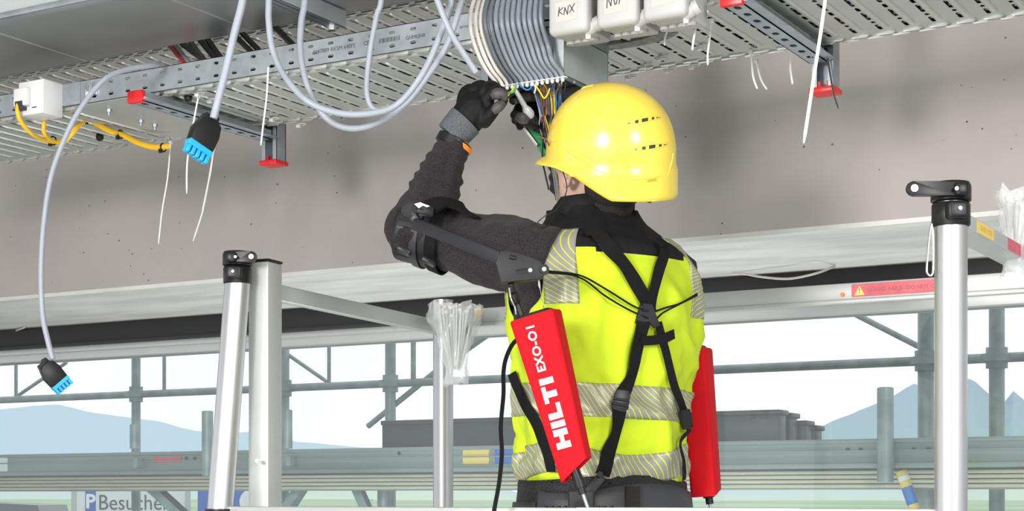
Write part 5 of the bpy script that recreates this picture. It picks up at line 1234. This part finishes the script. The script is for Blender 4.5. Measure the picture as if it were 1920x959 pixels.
# screws and rods at the pod ends
def spring_end(p, d, lb=None):
    b = B(); cyl(b, p, p+d*.022, .0095, .0105, 16); cyl(b, p+d*.022, p+d*.036, .0125, .0125, 16); cyl(b, p+d*.036, p+d*.05, .0085, .0085, 14); o = obj('rod_knob', b, blackp, ex)
    b = B(); cyl(b, p-d*.02, p+d*.095, .0036, n=10); obj('rod', b, galv, o); return o
pdir = (W(1088, 912, 3.12)-W(1074, 872, 3.12)).normalized(); spring_end(W(1077, 881, 3.11), pdir)
# left arm joint and bar
Mj = sign_frame(975, 500, 3.10); qj = lambda x, y: ((x-975)/F_PX*3.10, -(y-500)/F_PX*3.10)
b = B(); prism(b, [qj(929, 494), qj(938, 472), qj(950, 470), qj(990, 483), qj(1012, 490), qj(1022, 502), qj(1019, 520), qj(1010, 526), qj(940, 532)], -.014, .012, Mj, .004); jt = obj('arm_joint', b, greyp, ex)
b = B(); tube(b, [Mj @ Vector((*qj(956, 484), .0115)), Mj @ Vector((*qj(966, 486), .0115))], [(.0045, .0065)]*2, 16, flat=(0, 0, 1)); obj('slot', b, blackp, jt)
b = B(); tube(b, [Mj @ Vector((*qj(968, 513), .0118)), Mj @ Vector((*qj(996, 509), .0118))], [(.0055, .001)]*2, 12, flat=(0, 0, 1)); obj('slot', b, blackp, jt)
b = B(); cyl(b, Mj @ Vector((*qj(994, 509), .011)), Mj @ Vector((*qj(994, 509), .015)), .0042, n=16); obj('bolt', b, chrome, jt)
b = B(); cyl(b, Mj @ Vector((*qj(1020, 507), -.004)), Mj @ Vector((*qj(1020, 507), .014)), .0095, n=18); obj('pivot', b, blackp, jt)
b = B(); cyl(b, Mj @ Vector((*qj(1020, 507), .013)), Mj @ Vector((*qj(1020, 507), .0155)), .0045, n=14); obj('bolt', b, chrome, jt)
b = B(); q0, q1 = W(778, 420, 3.25), W(940, 484, 3.10); bar(b, q0, q1, .020, .024, (0, 0, 1), .004); arm_ = obj('arm_bar', b, greyp, ex); lab(arm_, 'long charcoal arm bar')
b = B(); q2 = W(768, 395, 3.255); n2 = Vector((SY, -CY, 0)); cyl(b, q2-n2*.012, q2+n2*.010, .0150, n=28); pv = obj('pivot', b, blackp, ex)
b = B(); tube(b, [q2+n2*.010+Vector((CY*math.cos(a)*.0145, SY*math.cos(a)*.0145, math.sin(a)*.0145)) for a in [2*math.pi*k/24 for k in range(25)]], .0014, 6); obj('ring', b, greyp, pv)
b = B(); bar(b, q2, W(782, 418, 3.25), .016, .02, bev=.003); bar(b, q2+Vector((0, 0, .004)), W(812, 398, 3.27), .018, .022, bev=.004); obj('hinge_block', b, blackp, pv)
b = B(); fl_ = [(777, 383), (788, 380), (806, 387), (800, 389), (793, 386), (785, 391)]; Mf = sign_frame(790, 385, 3.232); prism(b, [((x-790)/F_PX*3.232, -(y-385)/F_PX*3.232) for x, y in fl_], 0, .0015, Mf); lab(obj('tag', b, whitet, pv), 'small torn white tag')
# strut from joint into the pod, and the thin steel cable
b = B(); tube(b, [W(958, 532, 3.11), W(961, 548, 3.115), W(962, 552, 3.115), W(968, 568, 3.12), W(970, 572, 3.12), W(978, 592, 3.12)], [.0065, .0065, .0105, .0105, .007, .007], 14); obj('strut', b, blackp, ex)
b = B(); tube(b, [W(1010, 526, 3.10), W(1011, 535, 3.10), W(1013, 545, 3.10), W(1021, 582, 3.11)], [.002, .0028, .0008, .0008], 8); obj('steel_cable', b, chrome, ex)
b = B(); tube(b, cr([W(955, 540, 3.10), W(958, 560, 3.10), W(966, 578, 3.11), W(968, 590, 3.11)], 5), .0016, 6); obj('steel_cable', b, chrome, ex)
# arm cuff round the elbow
up = (LS-LE).normalized(); c0 = LE+up*-.020; c1 = LE+up*.085
def shellcuff(a, c, ra, rc, nm, m, par, slots=False, n=56, lb=None):
    b = B(); M = frame(a, c, (SY, -CY, .2)); Lc = (c-a).length; rr = []
    for i in range(7):
        t = i/6; r = ra+(rc-ra)*t
        rr.append([b.verts.new(M @ Vector((Lc*t, math.cos(2*math.pi*k/n)*r, math.sin(2*math.pi*k/n)*r))) for k in range(n)])
    for x, y in zip(rr, rr[1:]):
        for k in range(n): b.faces.new((x[k], x[(k+1) % n], y[(k+1) % n], y[k]))
    o = obj(nm, b, m, par, 60); s = o.modifiers.new('t', 'SOLIDIFY'); s.thickness = .004; s.offset = 1
    if lb: lab(o, lb)
    if slots:
        for k in range(24):
            a_ = 2*math.pi*k/24; rq = ra+.0043
            b = B(); box(b, (Lc*.15, -.0013, rq-.0), (Lc*.75, .0013, rq+.0012), 0, 1, M @ Matrix.Rotation(a_, 4, 'X')); obj('cooling_slot', b, blackp, o)
    return o
cf = shellcuff(LE-up*.022, LE+up*.028, .058, .060, 'arm_cuff', greyp, ex, True, lb='slotted elbow cuff')
shellcuff(LE+up*.020, LE+up*.036, .064, .066, 'cuff_strap', beltm, cf, lb='smooth cuff strap')
shellcuff(LE+up*.036, LE+up*.056, .061, .063, 'cuff_shell', greyp, cf)
shellcuff(LE+up*.055, LE+up*.080, .066, .070, 'cuff_pad', webm, cf, lb='black padded cuff edge')
b = B(); fp = cr([W(802, 394, 3.28), W(826, 382, 3.30), W(852, 386, 3.31), W(874, 398, 3.32), W(888, 413, 3.34)], 6); ribbon(b, fp, [Vector((SY*.5, -CY*.5, .85)).normalized()]*len(fp), [.05+.0*i for i in range(len(fp))], .006); lab(obj('cuff_flap', b, webm, cf, 60), 'loose black strap end')
for (x, y) in ((757, 470), (803, 490)):
    b = B(); p = W(x, y, 3.31); bar(b, p+Vector((0, 0, .006))-Vector((CY, SY, 0))*.012, p-Vector((0, 0, .008))+Vector((CY, SY, 0))*.014, .03, .012, bev=.004); obj('cuff_buckle', b, blackp, cf)
# right pod and joint, seen edge on
pt2, pb2 = W(1304, 655, 3.50), W(1324, 925, 3.50)
build_pod(pt2, pb2, Vector((CY, SY, 0))*.9+Vector((SY, -CY, 0))*.35, .074, .062, .060, .056, 'red fabric cover, plain side', .25)
d2 = (W(1330, 930, 3.5)-W(1323, 880, 3.5)).normalized(); spring_end(W(1325, 903, 3.50), d2)
Mr = sign_frame(1308, 570, 3.50); b = B(); prism(b, [(-.012, .045), (.0, .05), (.016, .0), (.013, -.016), (0, -.02), (-.014, 0)], -.02, .01, Mr, .004); jr = obj('arm_joint', b, greyp, ex)
b = B(); cyl(b, Mr @ Vector((.006, -.006, .009)), Mr @ Vector((.006, -.006, .013)), .0045, n=14); obj('bolt', b, chrome, jr)
b = B(); cyl(b, W(1296, 600, 3.5), W(1298, 652, 3.5), .005, n=10); obj('strut', b, blackp, ex)
b = B(); bar(b, W(1300, 548, 3.53), PL(-.215, .24, .60), .02, .024, bev=.003); obj('arm_bar', b, greyp, ex)
# hip belt: padded mesh collar, rigid plates, velcro pads
def beltloft(z0, z1, off, nm, m, lb, p0=0, p1=360, n=90, top=None, th=.006, par=None):
    b = B(); rows = []
    for i in range(7):
        t = i/6; row = []
        for k in range(n+1):
            ph = R_(p0+(p1-p0)*k/n); zt = z1+(top(ph) if top else 0); row.append(b.verts.new(TS(ph, z0+(zt-z0)*t, off)))
        rows.append(row)
    for ra, rb in zip(rows, rows[1:]):
        for k in range(n): b.faces.new((ra[k], ra[k+1], rb[k+1], rb[k]))
    if p1-p0 == 360: bmesh.ops.remove_doubles(b, verts=b.verts, dist=.0005)
    o = obj(nm, b, m, par or ex, 60); s = o.modifiers.new('t', 'SOLIDIFY'); s.thickness = th; s.offset = 1; lab(o, lb); return o
meshm = mat('spacer_mesh', (.012, .012, .015), .6, 0, .9, 260, 1.5, 260)
wave = lambda ph: .006*math.cos(ph*2)-.006*math.sin(ph)*-1
bl = beltloft(-.10, .035, .020, 'mesh_pad', meshm, 'black spacer mesh belt padding', top=lambda ph: .008*math.cos(2*ph)+.010*math.sin(ph)*.6)
beltloft(-.11, .012, .028, 'belt_plate', beltm, 'charcoal moulded belt plate', 98, 262, top=lambda ph: .010*math.cos(3*(ph-math.pi))+.004)
beltloft(-.11, -.012, .027, 'belt_wing', beltm, 'curved belt wing left', 40, 96); beltloft(-.11, -.012, .027, 'belt_wing', beltm, 'curved belt wing right', 264, 320)
def bproj(px, py, off=.0): 
    d = (W(px, py, 1.)-EYE).normalized(); best = None
    # march along the ray to the belt surface
    for i in range(400):
        p = EYE+d*(3.05+i*.001); q = p-PL(0, 0, p.z-CZ); l = q.dot(PLv(1, 0, 0)); f = q.dot(PLv(0, 1, 0)); a, c, *_ = secs(p.z-CZ)
        if (abs(l)/(a+.035+off))**2.35+(abs(f)/(c+.035+off))**2.35 <= 1: return p
    return EYE+d*3.3
b = B(); pv_ = [bproj(x, y) for x, y in ((1172, 912), (1198, 913), (1198, 990), (1171, 990))]; nn_ = (pv_[1]-pv_[0]).cross(pv_[3]-pv_[0]).normalized()
if nn_.dot(EYE-pv_[0]) < 0: nn_ = -nn_
a1 = [b.verts.new(p) for p in pv_]; a2 = [b.verts.new(p+nn_*.005) for p in pv_]; b.faces.new(a2); b.faces.new(a1[::-1])
for k in range(4): b.faces.new((a1[k], a1[(k+1) % 4], a2[(k+1) % 4], a2[k]))
lab(obj('velcro_pad', b, velm, ex), 'fuzzy dark hook-and-loop pad')
c_ = bproj(1090, 940); Mb = sign_frame(1090, 940, (c_-EYE).dot(Vector((-SY, CY, 0)))); 
b = B(); box(b, (-.026, -.06, -.01), (.026, .022, .012), .005, 3, Mb); hb = obj('hip_mount', b, greyp, ex)
b = B(); box(b, (-.014, -.03, .0125), (.014, -.018, .016), .002, 2, Mb); obj('latch', b, blackp, hb)
b = B(); cyl(b, Mb @ Vector((0, -.012, .0115)), Mb @ Vector((0, -.012, .014)), .014, n=20); obj('latch_recess', b, blackp, hb)
b = B(); bar(b, bproj(1095, 935, .006), bproj(1128, 895, .006), .02, .012, (SY, -CY, 0), .003); cyl(b, bproj(1125, 890, .01), bproj(1125, 890, .018), .006, n=14); obj('strap_anchor', b, greyp, ex)
for px, py in ((1031, 903), (1041, 903), (1052, 902), (1133, 905), (1147, 906)):
    b = B(); p = bproj(px, py, .0); ell(b, p, (.0022, .0022, .0022), None, 8, 6); obj('vent_hole', b, blackp, ex)
for px in (1024, 1036, 1048, 1060, 1122, 1133, 1147):
    b = B(); p = bproj(px, 955, .0); box(b, p-Vector((.003, .003, .006)), p+Vector((.003, .003, .006))); obj('vent_slot', b, blackp, ex)
# loose webbing end hanging at the left
b = B(); P_ = cr([W(985, 625, 3.24), W(962, 645, 3.24), W(949, 672, 3.24), W(944, 700, 3.24), W(944, 740, 3.24), W(939, 800, 3.23), W(941, 850, 3.22), W(936, 905, 3.21), W(926, 962, 3.2), W(922, 1010, 3.2)], 8); ribbon(b, P_, [Vector((SY, -CY, 0))]*len(P_), .0085, .0018); lab(obj('strap', b, webm, ex, 60), 'loose webbing end')
